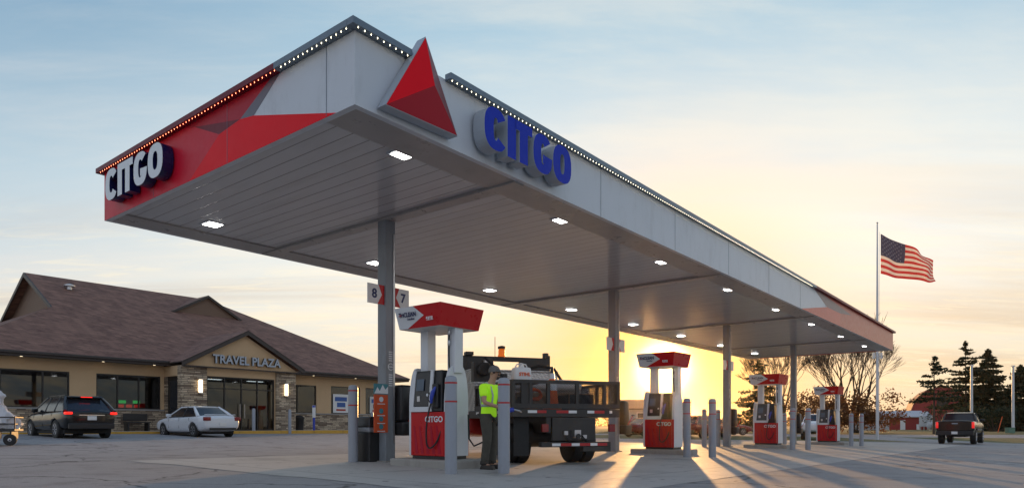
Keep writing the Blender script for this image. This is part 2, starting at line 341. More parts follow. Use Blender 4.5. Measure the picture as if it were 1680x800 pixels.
# ------------------------------------------------------------------ mesh builder
class MB:
    def __init__(s): s.v = []; s.f = []; s.m = []; s.mats = []; s.cuts = []
    def mi(s, m):
        if m not in s.mats: s.mats.append(m)
        return s.mats.index(m)
    def add(s, vs, fs, m):
        o = len(s.v); s.v += [tuple(p) for p in vs]
        k = s.mi(m)
        for f in fs: s.f.append([i + o for i in f]); s.m.append(k)
        return s
    def box(s, a, b, m, rz=0, c=None, taper=None):
        (x0, y0, z0), (x1, y1, z1) = a, b; s.cuts.append((len(s.v), len(s.f)))
        vs = [(x0, y0, z0), (x1, y0, z0), (x1, y1, z0), (x0, y1, z0), (x0, y0, z1), (x1, y0, z1), (x1, y1, z1), (x0, y1, z1)]
        if taper:
            cx, cy = (x0 + x1) / 2, (y0 + y1) / 2
            vs = vs[:4] + [(cx + (x - cx) * taper[0], cy + (y - cy) * taper[1], z) for x, y, z in vs[4:]]
        if rz:
            cx, cy = c or ((x0 + x1) / 2, (y0 + y1) / 2)
            q, w = math.cos(rz), math.sin(rz)
            vs = [(cx + (x - cx) * q - (y - cy) * w, cy + (x - cx) * w + (y - cy) * q, z) for x, y, z in vs]
        return s.add(vs, [(0, 3, 2, 1), (4, 5, 6, 7), (0, 1, 5, 4), (1, 2, 6, 5), (2, 3, 7, 6), (3, 0, 4, 7)], m)
    def prism(s, poly, ax, a, b, m, side=None):
        """2D polygon extruded along axis ax (0,1,2) from a to b"""
        s.cuts.append((len(s.v), len(s.f)))
        def P(p, q):
            return {0: (q, p[0], p[1]), 1: (p[0], q, p[1]), 2: (p[0], p[1], q)}[ax]
        n = len(poly); vs = [P(p, a) for p in poly] + [P(p, b) for p in poly]
        s.add(vs, [list(range(n)), list(range(2 * n - 1, n - 1, -1))], m)
        return s.add(vs, [(i, (i + 1) % n, n + (i + 1) % n, n + i) for i in range(n)], side or m)
    def tube(s, pts, r, m, n=8, cap=True):
        pts = [Vector(p) for p in pts]; rs = r if isinstance(r, (list, tuple)) else [r] * len(pts)
        vs = []; up = None
        for i, p in enumerate(pts):
            d = (pts[min(i + 1, len(pts) - 1)] - pts[max(i - 1, 0)])
            if d.length < 1e-9: d = Vector((0, 0, 1))
            d.normalize()
            if up is None: up = d.orthogonal().normalized()
            up = (up - d * up.dot(d))
            up = up.normalized() if up.length > 1e-6 else d.orthogonal().normalized()
            q = d.cross(up)
            for k in range(n):
                a = 2 * PI * k / n; vs.append(p + (up * math.cos(a) + q * math.sin(a)) * rs[i])
        fs = [(i * n + k, i * n + (k + 1) % n, (i + 1) * n + (k + 1) % n, (i + 1) * n + k) for i in range(len(pts) - 1) for k in range(n)]
        if cap: fs += [list(range(n - 1, -1, -1)), [(len(pts) - 1) * n + k for k in range(n)]]
        return s.add(vs, fs, m)
    def lathe(s, prof, c, m, n=20, ax=2):
        vs = []; s.cuts.append((len(s.v), len(s.f)))
        for r, h in prof:
            for k in range(n):
                a = 2 * PI * k / n; x, y = r * math.cos(a), r * math.sin(a)
                vs.append({2: (c[0] + x, c[1] + y, c[2] + h), 0: (c[0] + h, c[1] + x, c[2] + y), 1: (c[0] + x, c[1] + h, c[2] + y)}[ax])
        fs = [(i * n + k, i * n + (k + 1) % n, (i + 1) * n + (k + 1) % n, (i + 1) * n + k) for i in range(len(prof) - 1) for k in range(n)]
        fs += [list(range(n - 1, -1, -1)), [(len(prof) - 1) * n + k for k in range(n)]]
        return s.add(vs, fs, m)
    def mesh(s, name):
        me = bpy.data.meshes.new(name); me.from_pydata(s.v, [], s.f)
        for m in s.mats: me.materials.append(m)
        me.polygons.foreach_set('material_index', s.m); me.update(); return me
    def each(s, name, parent=None, **k):
        """every box, prism or lathe collected here becomes an object of its own"""
        cs = s.cuts + [(len(s.v), len(s.f))]; out = []
        for (v0, f0), (v1, f1) in zip(cs[:-1], cs[1:]):
            b = MB(); b.mats = s.mats; b.v = s.v[v0:v1]; b.f = [[i - v0 for i in f] for f in s.f[f0:f1]]; b.m = s.m[f0:f1]; out.append(b.build(name, parent, **k))
        return out
    def build(s, name, parent=None, bevel=0, smooth=False, seg=2, sub=0, fix=True):
        me = s.mesh(name)
        if bevel or fix or smooth:
            bm = bmesh.new(); bm.from_mesh(me)
            if fix and len(s.f) < 20000: bmesh.ops.recalc_face_normals(bm, faces=bm.faces)
            if bevel:
                es = [e for e in bm.edges if len(e.link_faces) == 2 and e.calc_face_angle(0) > .5]
                bmesh.ops.bevel(bm, geom=es, offset=bevel, segments=seg, affect='EDGES', profile=.5, clamp_overlap=True)
            bm.to_mesh(me); bm.free()
        if smooth:
            me.polygons.foreach_set('use_smooth', [True] * len(me.polygons)); me.set_sharp_from_angle(angle=R(38))
        o = bpy.data.objects.new(name, me); COL.objects.link(o)
        if parent: o.parent = parent
        return o

def tag(o, label=None, cat=None, group=None, kind=None):
    if label: o['label'] = label
    if cat: o['category'] = cat
    if group: o['group'] = group
    if kind: o['kind'] = kind
    return o
def thing(name, label, cat, loc=(0, 0, 0), rz=0, group=None):
    o = bpy.data.objects.new(name, None); COL.objects.link(o); o.location = loc; o.rotation_euler = (0, 0, rz)
    return tag(o, label, cat, group)
def on_ground(x, y, dz=0): return (x, y, gz(x, y) + dz)
def copy_tree(o, parent=None):
    c = o.copy(); COL.objects.link(c)
    if parent: c.parent = parent
    for ch in list(o.children): copy_tree(ch, c)
    return c
def realise(o, name=None):
    """turn an object with modifiers into a plain mesh object"""
    dg = bpy.context.evaluated_depsgraph_get(); dg.update()
    me = bpy.data.meshes.new_from_object(o.evaluated_get(dg)); o.modifiers.clear(); old = o.data; o.data = me
    bpy.data.meshes.remove(old); return o
def boolean_cut(o, mb):
    c = mb.build('cutter')
    md = o.modifiers.new('b', 'BOOLEAN'); md.operation = 'DIFFERENCE'; md.solver = 'EXACT'; md.object = c
    par = o.parent; o.parent = None; realise(o); o.parent = par
    bpy.data.objects.remove(c); return o
def text_mesh(body, size, depth, bold=0.0, align='CENTER', sx=1.0, shear=0.0):
    cu = bpy.data.curves.new('t', 'FONT'); cu.body = body; cu.size = size; cu.extrude = depth; cu.offset = bold; cu.align_x = align; cu.align_y = 'CENTER'; cu.shear = shear; cu.resolution_u = 3
    o = bpy.data.objects.new('t', cu); COL.objects.link(o)
    dg = bpy.context.evaluated_depsgraph_get(); dg.update()
    me = bpy.data.meshes.new_from_object(o.evaluated_get(dg))
    bpy.data.objects.remove(o)
    if sx != 1: me.transform(Matrix.Diagonal((sx, 1, 1, 1)))
    return me
def text(name, body, size, loc, facing, parent, m, depth=.004, bold=0.0, align='CENTER', sx=1.0, shear=0.0, side=None):
    """facing: '-x', '-y', '+x', '+y' direction the writing looks in the parent's frame"""
    me = text_mesh(body, size, depth, bold, align, sx, shear)
    me.materials.clear(); me.materials.append(m)
    if side:
        me.materials.append(side)
        for p in me.polygons: p.material_index = 0 if p.normal.z > .7 else 1
    o = bpy.data.objects.new(name, me); COL.objects.link(o)
    rz = {'-y': 0, '+x': R(90), '+y': R(180), '-x': R(-90)}[facing]
    me.transform(Matrix.Rotation(rz, 4, 'Z') @ Matrix.Rotation(R(90), 4, 'X'))
    o.location = loc; o.parent = parent; return o

# ------------------------------------------------------------------ ground
XS = [-1200, -800, -450, -220, -130, -90] + list(range(-70, 71, 2)) + [90, 130, 220, 450, 800, 1200]
YS = [-60, -30] + list(range(-20, 101, 2)) + [120, 150, 200, 300, 500, 800, 1200]
def sheet(name, xs, ys, dz, m, keep=None, parent=None):
    vs = [(x, y, gz(x, y) + dz) for y in ys for x in xs]; n = len(xs)
    fs = [(j * n + i, j * n + i + 1, (j + 1) * n + i + 1, (j + 1) * n + i) for j in range(len(ys) - 1) for i in range(n - 1)
          if keep is None or keep((xs[i] + xs[i + 1]) / 2, (ys[j] + ys[j + 1]) / 2)]
    b = MB(); b.add(vs, fs, m); return b.build(name, fix=False)
tag(sheet('ground', XS, YS, -.03, MATS['field_soil']), kind='structure')
tag(sheet('asphalt_lot', [x for x in XS if -70 <= x <= 60], [y for y in YS if -20 <= y <= 46], 0, MATS['asphalt']), kind='structure')
tag(sheet('lawn', [x for x in XS if -70 <= x <= 130], [y for y in YS if 46 <= y <= 60], .0, MATS['grass_turf'], keep=lambda x, y: not (28 < x < 34)), kind='structure')
tag(sheet('driveway', [28, 30, 32, 34], [y for y in YS if 46 <= y <= 60], .002, MATS['asphalt']), kind='structure')
tag(sheet('road', [x for x in XS if abs(x) <= 450], [60, 62, 64, 66, 68], .0, MATS['asphalt']), kind='structure')
tag(sheet('farmyard', [x for x in XS if 0 <= x <= 220], [y for y in YS if 68 <= y <= 150], .0, MATS['grass_turf']), kind='structure')
# concrete paving under the canopy, as a sheet in the canopy's own frame
b = MB()
us = [i * 1.0 for i in range(0, 43)]; vs_ = [-3.2 + i * .85 for i in range(13)]
def loc_z(u, v): x, y = W(u, v); return gz(x, y)
b.add([(u + (.25 * noise.noise(Vector((v * .7, 0, 3))) if u == 0 else 0), v, loc_z(u, v) + .005) for v in vs_ for u in us],
      [(j * 43 + i, j * 43 + i + 1, (j + 1) * 43 + i + 1, (j + 1) * 43 + i) for j in range(12) for i in range(42)], MATS['concrete_paving'])
pad = b.build('concrete_pad', fix=False); pad.location = (*C0, 0); pad.rotation_euler = (0, 0, ROT); tag(pad, kind='structure')

# ------------------------------------------------------------------ canopy
can = thing('fuel_canopy', 'long white and red fuel station canopy on four grey columns', 'canopy', (*C0, 0), ROT)
CL, CW, ZB, ZT = 38.4, 8.3, 5.1, 6.12
b = MB(); b.box((.12, .12, ZB + .03), (CL - .12, CW - .12, ZB + .09), MATS['canopy_deck_pan']); b.build('ceiling', can)
b = MB()   # fascia ring: four boards butted
wp = M['white_panel']
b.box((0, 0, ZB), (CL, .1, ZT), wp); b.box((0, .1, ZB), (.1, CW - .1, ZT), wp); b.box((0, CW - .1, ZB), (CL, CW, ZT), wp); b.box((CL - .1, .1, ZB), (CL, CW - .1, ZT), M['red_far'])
b.build('fascia', can)
b = MB(); b.box((.1, .1, ZT - .12), (CL - .1, CW - .1, ZT - .06), M['trim']); b.build('roof_deck', can)
b = MB()   # soffit border strips and beam covers under the ceiling
sm = M['soffit']
for y0 in (.1, CW - .75): b.box((.1, y0, ZB - .0), (CL - .1, y0 + .65, ZB + .028), sm)
b.each('soffit_border', can)
BEAMS = [3.7, 13.1, 22.6, 32.0]
for u in BEAMS:
    b = MB(); b.box((u - .14, .1, ZB - .03), (u + .14, CW - .1, ZB + .028), sm); b.build('beam_cover', can, .01)
# panel joints on the long fascia
b = MB()
for u in (6.3, 9.8, 13.3, 16.8, 20.3, 23.8, 27.3, 30.8, 34.3, 37): b.box((u - .006, -.004, ZB + .01), (u + .006, .0, ZT), M['trim'])
b.each('panel_joint', can)
b = MB()
for y in (.62, 3.3, 6.0): b.box((-.007, y - .004, ZB + .01), (-.0045, y + .004, ZT - .04), M['trim'])
b.each('panel_joint', can)
def plates(name, polys, plane, off, m):
    b = MB()
    for p in polys: b.prism(p, plane, -off, 0.0, m)
    return b
# red graphics: end fascia (plane x = 0), coordinates are (y, z)
def endplate(poly, m, off, nm='red_graphic'):
    b = MB(); b.prism(poly, 0, -off, -.001, m); return b.build(nm, can)
PO = .004
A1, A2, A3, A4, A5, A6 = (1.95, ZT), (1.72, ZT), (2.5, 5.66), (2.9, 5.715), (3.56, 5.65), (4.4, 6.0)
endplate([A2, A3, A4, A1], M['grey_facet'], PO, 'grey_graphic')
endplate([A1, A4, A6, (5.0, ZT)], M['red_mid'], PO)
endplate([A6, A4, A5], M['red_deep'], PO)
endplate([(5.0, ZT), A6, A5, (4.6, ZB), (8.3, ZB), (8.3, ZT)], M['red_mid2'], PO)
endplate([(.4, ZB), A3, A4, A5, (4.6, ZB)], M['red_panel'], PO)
def longplate(poly, m, off, nm='red_graphic'):
    b = MB(); b.prism(poly, 1, -off, -.001, m); return b.build(nm, can)
B1, B2, B3, B4, B5 = (22.0, ZT), (24.0, 5.64), (26.2, 5.66), (28.3, 5.84), (22.7, ZT)
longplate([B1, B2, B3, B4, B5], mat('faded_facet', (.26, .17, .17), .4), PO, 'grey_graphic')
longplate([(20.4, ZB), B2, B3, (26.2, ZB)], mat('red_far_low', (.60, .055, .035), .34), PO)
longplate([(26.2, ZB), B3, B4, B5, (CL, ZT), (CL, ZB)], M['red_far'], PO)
# overhanging trim (light cove) with the emblem gap
def trimseg(name, x0, x1, m1):
    b = MB(); b.box((x0, -.13, ZT - .03), (x1, .0, ZT + .07), m1); b.build(name, can, .008)
trimseg('top_trim', -.13, .93, M['trim']); trimseg('top_trim', 1.72, 22.0, M['trim']); trimseg('top_trim', 22.002, CL + .13, M['red_deep'])
b = MB(); b.box((-.13, .002, ZT - .03), (0, 1.75, ZT + .07), M['trim']); b.build('top_trim', can, .008)
b = MB(); b.box((-.13, 1.752, ZT - .03), (0, CW + .13, ZT + .07), M['red_deep']); b.build('top_trim', can, .008)
b = MB(); b.box((.002, CW, ZT - .03), (CL, CW + .13, ZT + .1), M['trim']); b.build('top_trim', can)
# strings of small LED lamps tucked under the trim
def leds(pts, m, parts):
    """the nearest lamps are parts, the far rest is one string"""
    q = MB(); q.lathe([(.002, -.007), (.0045, 0), (.0045, .01)], (0, 0, 0), m, 6); me = q.mesh('led_lamp')
    for p in pts[:parts]: o = bpy.data.objects.new('led_lamp', me); COL.objects.link(o); o.parent = can; o.location = p
    if pts[parts:]:
        b = MB()
        for p in pts[parts:]: b.lathe([(.002, -.007), (.0045, 0), (.0045, .01)], p, m, 6)
        tag(b.build('light_string', can, fix=False), kind='stuff')
leds([(x * .11 - .02, -.10, ZT - .04) for x in range(0, 9)], M['led'], 9); leds([(1.78 + i * .11, -.10, ZT - .04) for i in range(180)], M['led'], 40)
leds([(-.10, .05 + i * .11, ZT - .04) for i in range(15)], M['led'], 15)
leds([(-.10, 1.76 + i * .11, ZT - .04) for i in range(60)], M['ledred'], 36)
# columns
COLS = [W(u, 3.65) for u in BEAMS]
for i, u in enumerate(BEAMS):
    g = gz(*COLS[i])
    b = MB(); b.box((u - .13, 3.52, g - .02), (u + .13, 3.78, ZB - .03), M['steel_paint']); co = b.build('column', can, .012)
    b = MB(); b.box((u - .19, 3.46, g), (u + .19, 3.84, g + .03), M['conc']); b.build('base_plate', co)
    b = MB(); b.box((u + .06, 3.50, g + .4), (u + .10, 3.52, ZB - .3), M['steel']); b.build('conduit', co)
    b = MB()
    b.lathe([(.075, -.003), (.075, .003)], (u - .0, 3.515, 2.02), M['face_white'], 20, 1)
    b.lathe([(.06, -.003), (.06, .003)], (u - .0, 3.512, 2.02), M['steel_paint'], 20, 1)
    b.box((u - .06, 3.508, 2.012), (u + .06, 3.514, 2.028), M['face_white'])
    for k in range(6): b.box((u - .05, 3.514, 1.62 + k * .045), (u + .05, 3.519, 1.64 + k * .045), M['face_white'])
    for k in range(5): b.box((u - .05, 3.514, 2.14 + k * .045), (u + .045, 3.519, 2.16 + k * .045), M['face_white'])
    b.each('warning_decal', co)

# ceiling lights
ORD = ['first', 'second', 'third', 'fourth', 'fifth', 'sixth', 'seventh', 'eighth']
first = None
LU = [1.58, 6.04, 10.73, 15.42, 20.18, 24.92, 29.98, 35.2]
for row, v in (('row below the blue sign', .78), ('row on the store side', 6.82)):
    for i, u in enumerate(LU):
        lab = 'square lit canopy light, %s from near end, %s' % (ORD[i], row)
        x, y = W(u, v)
        if first is None:
            first = thing('canopy_light', lab, 'ceiling light', (x, y, ZB), ROT, 'lights in the canopy ceiling')
            b = MB(); b.box((-.20, -.20, .012), (.20, .20, .06), M['silver']); b.build('frame', first, .015)
            b = MB(); b.box((-.15, -.15, .002), (.15, .15, .0115), M['lamp']); b.build('diffuser', first, .01)
        else:
            c = copy_tree(first); c.location = (x, y, ZB); c['label'] = lab

# ------------------------------------------------------------------ big letter signs
def stroke_ring(cx, cz, w, h, tt, a0, a1, n=26, ex=2.5, closed=False):
    out, inn = [], []; tx, tz = tt, tt * .70
    for i in range(n + (0 if closed else 1)):
        a = a0 + (a1 - a0) * i / n
        c, s = math.cos(a), math.sin(a)
        f = lambda q, e: math.copysign(abs(q) ** (2 / e), q)
        out.append((cx + w / 2 * f(c, ex), cz + h / 2 * f(s, ex)))
        inn.append((cx + (w / 2 - tx) * f(c, ex), cz + (h / 2 - tz) * f(s, ex)))
    return out, inn
def letter_shapes(ch, w, h, t):
    """list of (outer, inner, closed) strips or plain polygons, x to the right, z up, origin at the lower left"""
    if ch == 'I': return [[(0, 0), (t, 0), (t, h), (0, h)]]
    if ch == 'T': return [[(w / 2 - t / 2, 0), (w / 2 + t / 2, 0), (w / 2 + t / 2, h - t * .7), (w, h - t * .7), (w, h), (0, h), (0, h - t * .7), (w / 2 - t / 2, h - t * .7)]]
    if ch == 'O':
        o, i = stroke_ring(w / 2, h / 2, w, h, t, 0, 2 * PI, closed=True); return [(o, i, True)]
    if ch == 'C':
        o, i = stroke_ring(w / 2, h / 2, w * 1.06, h, t, R(35), R(325)); return [(o, i, False)]
    if ch == 'G':
        o, i = stroke_ring(w / 2, h / 2, w, h, t, R(42), R(358)); 
        return [(o, i, False), [(w * .50, h * .5 - t * .02), (w * .50, h * .5 - t * .7), (w - t - .004, h * .5 - t * .7), (w - t - .004, h * .5 - t * .02)], ]
def letter(ch, x0, z0, w, h, t, y0, y1, face, side, parent, flip):
    """extruded letter; flip(x, depth, z) places it in the parent's frame"""
    b = MB()
    for sh in letter_shapes(ch, w, h, t):
        if isinstance(sh, list):
            n = len(sh); vs = [flip(x0 + x, y0, z0 + z) for x, z in sh] + [flip(x0 + x, y1, z0 + z) for x, z in sh]
            b.add(vs, [list(range(n))], face); b.add(vs, [list(range(n, 2 * n))], side)
            b.add(vs, [(i, (i + 1) % n, n + (i + 1) % n, n + i) for i in range(n)], side)
        else:
            o, i, cl = sh; n = len(o); L = n if cl else n - 1
            vs = [flip(x0 + x, d, z0 + z) for d in (y0, y1) for ring in (o, i) for x, z in ring]
            q = lambda d, r, k: d * 2 * n + r * n + (k % n)
            b.add(vs, [(q(0, 0, k), q(0, 0, k + 1), q(0, 1, k + 1), q(0, 1, k)) for k in range(L)], face)
            b.add(vs, [(q(1, 0, k), q(1, 0, k + 1), q(1, 1, k + 1), q(1, 1, k)) for k in range(L)] +
                  [(q(0, r, k), q(0, r, k + 1), q(1, r, k + 1), q(1, r, k)) for k in range(L) for r in (0, 1)] +
                  ([] if cl else [(q(0, 0, k), q(0, 1, k), q(1, 1, k), q(1, 0, k)) for k in (0, n - 1)]), side)
    return b.build('letter', parent)
LSTROKE = .33
def word_sign(name, label, x0, z0, h, total, y0, y1, face, side, flip):
    s = thing(name, label, 'sign', (*C0, 0), ROT)
    ws = [('C', .80), ('I', .25), ('T', .72), ('G', .84), ('O', .88)]; gap = .05
    k = total / (sum(w for _, w in ws) + 4 * gap) ; x = x0
    for ch, w in ws:
        letter(ch, x, z0, w * k, h, LSTROKE * h, y0, y1, face, side, s, flip); x += (w + gap) * k
    return s
word_sign('letter_sign', 'blue channel letters CITGO with silver sides on the long white fascia', 2.32, 5.22, .68, 2.44, -.30, -.06, M['blue'], M['silver'], lambda x, d, z: (x, d, z))
word_sign('letter_sign', 'white faced CITGO letters with dark sides on the red end fascia', 0.0, 5.30, .62, 2.52, -.22, -.024, M['face_white'], M['navy'], lambda x, d, z: (d, 7.66 - x, z))
# faceted triangle emblem
em = thing('emblem_sign', 'faceted red triangle emblem rising above the fascia edge', 'sign', (*C0, 0), ROT)
A, Bq, Cq, P = (1.12, 6.42), (.38, 5.18), (1.78, 5.22), (1.17, 5.70)
yb, yf = -.02, -.20
b = MB()
a3, b3, c3 = [(p[0], yf, p[1]) for p in (A, Bq, Cq)]; p3 = (P[0], yf - .14, P[1])
b.add([a3, b3, p3], [(0, 1, 2)], M['red_panel']); b.add([b3, c3, p3], [(0, 1, 2)], M['red_mid']); b.add([c3, a3, p3], [(0, 1, 2)], M['red_deep']); b.build('emblem_face', em, fix=False)
b = MB()
grow = lambda p: (1.1 + (p[0] - 1.1) * 1.025, 5.6 + (p[1] - 5.6) * 1.02)
ring = [grow(A), grow(Bq), grow(Cq)]
b.add([(x, yf + .004, z) for x, z in ring] + [(x, yb, z) for x, z in ring], [(0, 1, 2), (3, 5, 4), (0, 3, 4, 1), (1, 4, 5, 2), (2, 5, 3, 0)], M['silver']); b.build('rim', em)

# ------------------------------------------------------------------ fuel dispensers
def make_island(loc):
    o = thing('pump_island', '', 'pump island', loc, ROT)
    b = MB(); b.box((-.50, -.86, -.08), (.50, .86, .15), M['conc']); b.build('kerb_block', o, .03, seg=3)
    return o
def make_dispenser():
    d = thing('fuel_dispenser', '', 'fuel dispenser', (0, 0, 0), ROT)
    b = MB(); b.box((-.27, -.44, 0), (.27, .46, .06), M['black']); b.build('plinth', d)
    b = MB(); b.box((-.30, -.40, .06), (.30, .475, .88), M['dred']); lb = b.build('lower_cabinet', d, .012)
    b = MB()
    for k in range(5): b.prism([(.34 - k * .15, .10), (.26 - k * .15, .10), (.36 - k * .15, .62), (.40 - k * .15, .62)], 0, -.304, -.300, M['red_mid'])
    b.each('graphic_stripe', lb)
    text('lettering', 'CITGO', .15, (-.305, -.15, .74), '-x', lb, M['face_white'], .002, .004)
    # head with frame and display (tapers upward)
    b = MB(); b.box((-.28, -.34, .881), (.28, .47, 1.66), M['black'], taper=(.86, .90)); hd = b.build('head', d, .02)
    b = MB()
    fx = -.29
    b.add([(fx, .47, .89), (fx, .40, .89), (fx + .035, .345, 1.66), (fx + .035, .415, 1.66), (fx - .03, .47, .89), (fx - .03, .40, .89), (fx + .005, .345, 1.66), (fx + .005, .415, 1.66)], [(0, 1, 2, 3), (4, 5, 6, 7), (0, 4, 5, 1), (1, 5, 6, 2), (2, 6, 7, 3), (3, 7, 4, 0)], M['dwhite'])
    b.add([(fx, -.02, .89), (fx, -.09, .89), (fx + .035, -.12, 1.66), (fx + .035, -.05, 1.66), (fx - .03, -.02, .89), (fx - .03, -.09, .89), (fx + .005, -.12, 1.66), (fx + .005, -.05, 1.66)], [(0, 1, 2, 3), (4, 5, 6, 7), (0, 4, 5, 1), (1, 5, 6, 2), (2, 6, 7, 3), (3, 7, 4, 0)], M['dwhite'])
    b.box((fx - .035, -.02, .885), (fx + .01, .40, .98), M['dwhite']); b.build('display_frame', hd)
    b = MB(); b.add([(fx - .012, .39, 1.0), (fx - .012, -.01, 1.0), (fx + .020, -.04, 1.62), (fx + .020, .34, 1.62)], [(0, 1, 2, 3)], M['screen']); b.build('screen', hd, fix=False)
    b = MB(); b.add([(fx - .012, .32, 1.28), (fx - .012, .12, 1.28), (fx + .004, .11, 1.50), (fx + .004, .31, 1.50)], [(0, 3, 2, 1)], M['screenglow'])
    b.v = [(x - .008, y, z) for x, y, z in b.v]; b.build('display', hd, fix=False)
    b = MB(); b.lathe([(.028, -.004), (.028, .004)], (fx - .006, .03, 1.2), M['face_white'], 12, 0); b.box((fx - .016, .22, 1.08), (fx - .004, .30, 1.18), M['steel']); b.build('keypad', hd)
    # curved side sheath on the two ends
    prof = [(-.29, .06), (-.29, .95)]
    for i in range(9):
        a = i / 8 * PI / 2; prof.append((-.29 + .17 * (1 - math.cos(a)), .95 + .78 * math.sin(a)))
    prof += [(-x, z) for x, z in reversed(prof)]
    b = MB(); b.prism(prof, 1, -.475, -.401, M['dwhite']); b.build('side_sheath', d, .012)
    b = MB(); b.prism(prof, 1, .476, .53, M['dwhite']); b.build('side_sheath', d, .012)
    b = MB()
    for x in (-.302, .296): b.box((x, -.47, .06), (x + .006, -.41, .88), M['dred'])
    b.each('edge_strip', d)
    # posts
    for y in (-.42, .30):
        b = MB(); b.box((-.12, y - .10, 1.6), (.10, y + .10, 2.46), M['dwhite']); b.build('post', d, .012)
    # canopy-like sign head (valance)
    b = MB()
    def ring(z, k): return [(-.60 + k, -.62 + k, z), (.57 - k, -.62 + k, z), (.57 - k, .60 - k, z), (-.60 + k, .60 - k, z)]
    r0, r1 = ring(2.43, .07), ring(2.83, 0)
    V = r0 + r1
    b.add(V, [(0, 3, 2, 1)], M['dwhite']); b.add(V, [(4, 5, 6, 7), (1, 2, 6, 5), (0, 1, 5, 4)], M['dred']); b.add(V, [(2, 3, 7, 6), (3, 0, 4, 7)], M['dred'])
    va = b.build('valance', d)
    # white wedge with the fuel lettering, on the two wide faces
    for sx in (-1, 1):
        f = lambda y, z: ((-.60 + .07 * (2.83 - z) / .4 - .004) if sx < 0 else (.57 - .07 * (2.83 - z) / .4 + .004), y * (1 if sx < 0 else 1), z)
        b = MB(); pl = [(.60, 2.828), (.10, 2.828), (-.16, 2.64), (.30, 2.432), (.53, 2.432)] if sx < 0 else [(-.60, 2.828), (-.10, 2.828), (.16, 2.64), (-.28, 2.432), (-.53, 2.432)]
        b.add([f(y, z) for y, z in pl], [list(range(len(pl)))], M['dwhite']); b.build('white_panel', va, fix=False)
    lt = text('lettering', 'TriCLEAN', .115, (-.598, .25, 2.68), '-x', va, M['navy'], .002, .003, sx=.92)
    lt.rotation_euler = (0, R(-9.9), 0)
    lt = text('lettering', 'Gasoline', .055, (-.588, .17, 2.60), '-x', va, M['navy'], .002, .001); lt.rotation_euler = (0, R(-9.9), 0)
    b = MB()
    for i, (y, z) in enumerate([(.50, 2.665), (.475, 2.69), (.45, 2.67)]): b.add([(-.592, y, z), (-.592, y - .02, z + .03), (-.592, y - .035, z)], [(0, 1, 2)], M['dred'])
    for i in range(4): b.box((-.596, -.27 - i * .045, 2.56 - (i % 2) * .01), (-.588, -.245 - i * .045, 2.60), M['face_white'])
    b.box((-.594, -.42, 2.535), (-.586, -.25, 2.545), M['face_white'])
    eb = b
    emb = MB(); emb.add(eb.v[:9], eb.f[:3], M['dred']); emb.build('emblem', va, fix=False)
    rest = MB(); rest.mats = eb.mats; rest.v = eb.v[9:]; rest.f = [[i - 9 for i in f] for f in eb.f[3:]]; rest.m = eb.m[3:]; rest.cuts = [(a - 9, c - 3) for a, c in eb.cuts]; rest.each('emblem', va)
    # hose from the post down to the nozzle, nozzle in its boot
    b = MB(); P_ = [(-.15, -.40, 2.40), (-.16, -.40, 2.0), (-.17, -.42, 1.6), (-.20, -.44, 1.1), (-.30, -.30, .45), (-.37, -.16, .22), (-.40, -.06, .30), (-.41, -.08, .7), (-.38, -.16, 1.06)]
    Q = []
    for i in range(len(P_) - 1):
        p0, p1, p2, p3_ = [Vector(P_[max(0, min(len(P_) - 1, i + k))]) for k in (-1, 0, 1, 2)]
        for j in range(5):
            t = j / 5; Q.append(.5 * ((2 * p1) + (p2 - p0) * t + (2 * p0 - 5 * p1 + 4 * p2 - p3_) * t * t + (3 * p1 - p0 - 3 * p2 + p3_) * t ** 3))
    Q.append(Vector(P_[-1])); b.tube(Q, .016, M['rubber'], 7); b.build('hose', d, smooth=True)
    for zz in (2.28, 2.16, 2.02):
        pass
    b = MB(); b.lathe([(.022, 0), (.03, .02), (.03, .08), (.022, .10)], (-.155, -.40, 2.1), M['steel'], 10); b.lathe([(.022, 0), (.03, .02), (.03, .08), (.022, .10)], (-.155, -.40, 2.3), M['steel'], 10); b.each('hose_coupling', d, smooth=True)
    b = MB(); b.box((-.33, -.27, .95), (-.27, -.12, 1.4), M['black']); b.build('nozzle_boot', d, .02)
    b = MB(); b.tube([(-.38, -.16, 1.04), (-.385, -.17, 1.14), (-.37, -.19, 1.24), (-.33, -.22, 1.34)], [.022, .035, .04, .02], M['postblue'], 8)
    b.tube([(-.385, -.13, 1.05), (-.42, -.12, 1.12), (-.41, -.15, 1.24)], .010, M['black'], 6); b.build('nozzle', d, smooth=True)
    return d
DL = ['red and grey fuel dispenser nearest to the camera, beside the man and truck', 'fuel dispenser with the low sun between its posts, just right of the truck',
      'third fuel dispenser along the canopy, in front of the left dark spruce', 'farthest fuel dispenser, in front of the white pickup']
IL = ['concrete island kerb under the nearest dispenser, by the man', 'concrete island kerb under the dispenser lit from behind by the sun', 'concrete island kerb under the third dispenser', 'concrete island kerb under the farthest dispenser']
disp = make_dispenser(); isl = make_island((0, 0, 0))
for i, (cx, cy) in enumerate(COLS):
    k = [0, 0, 0, 0][i]
    dx, dy = -.15 * UX + 1.80 * UY, -.15 * UY - 1.80 * UX
    x, y = cx + dx, cy + dy
    if i == 0: x, y = -1.38, 12.93
    d = disp if i == 0 else copy_tree(disp); d.location = on_ground(x, y, .152); tag(d, DL[i], 'fuel dispenser', 'fuel dispensers under the canopy')
    s = isl if i == 0 else copy_tree(isl); s.location = on_ground(x, y, 0); tag(s, IL[i], 'pump island', 'concrete pump islands')

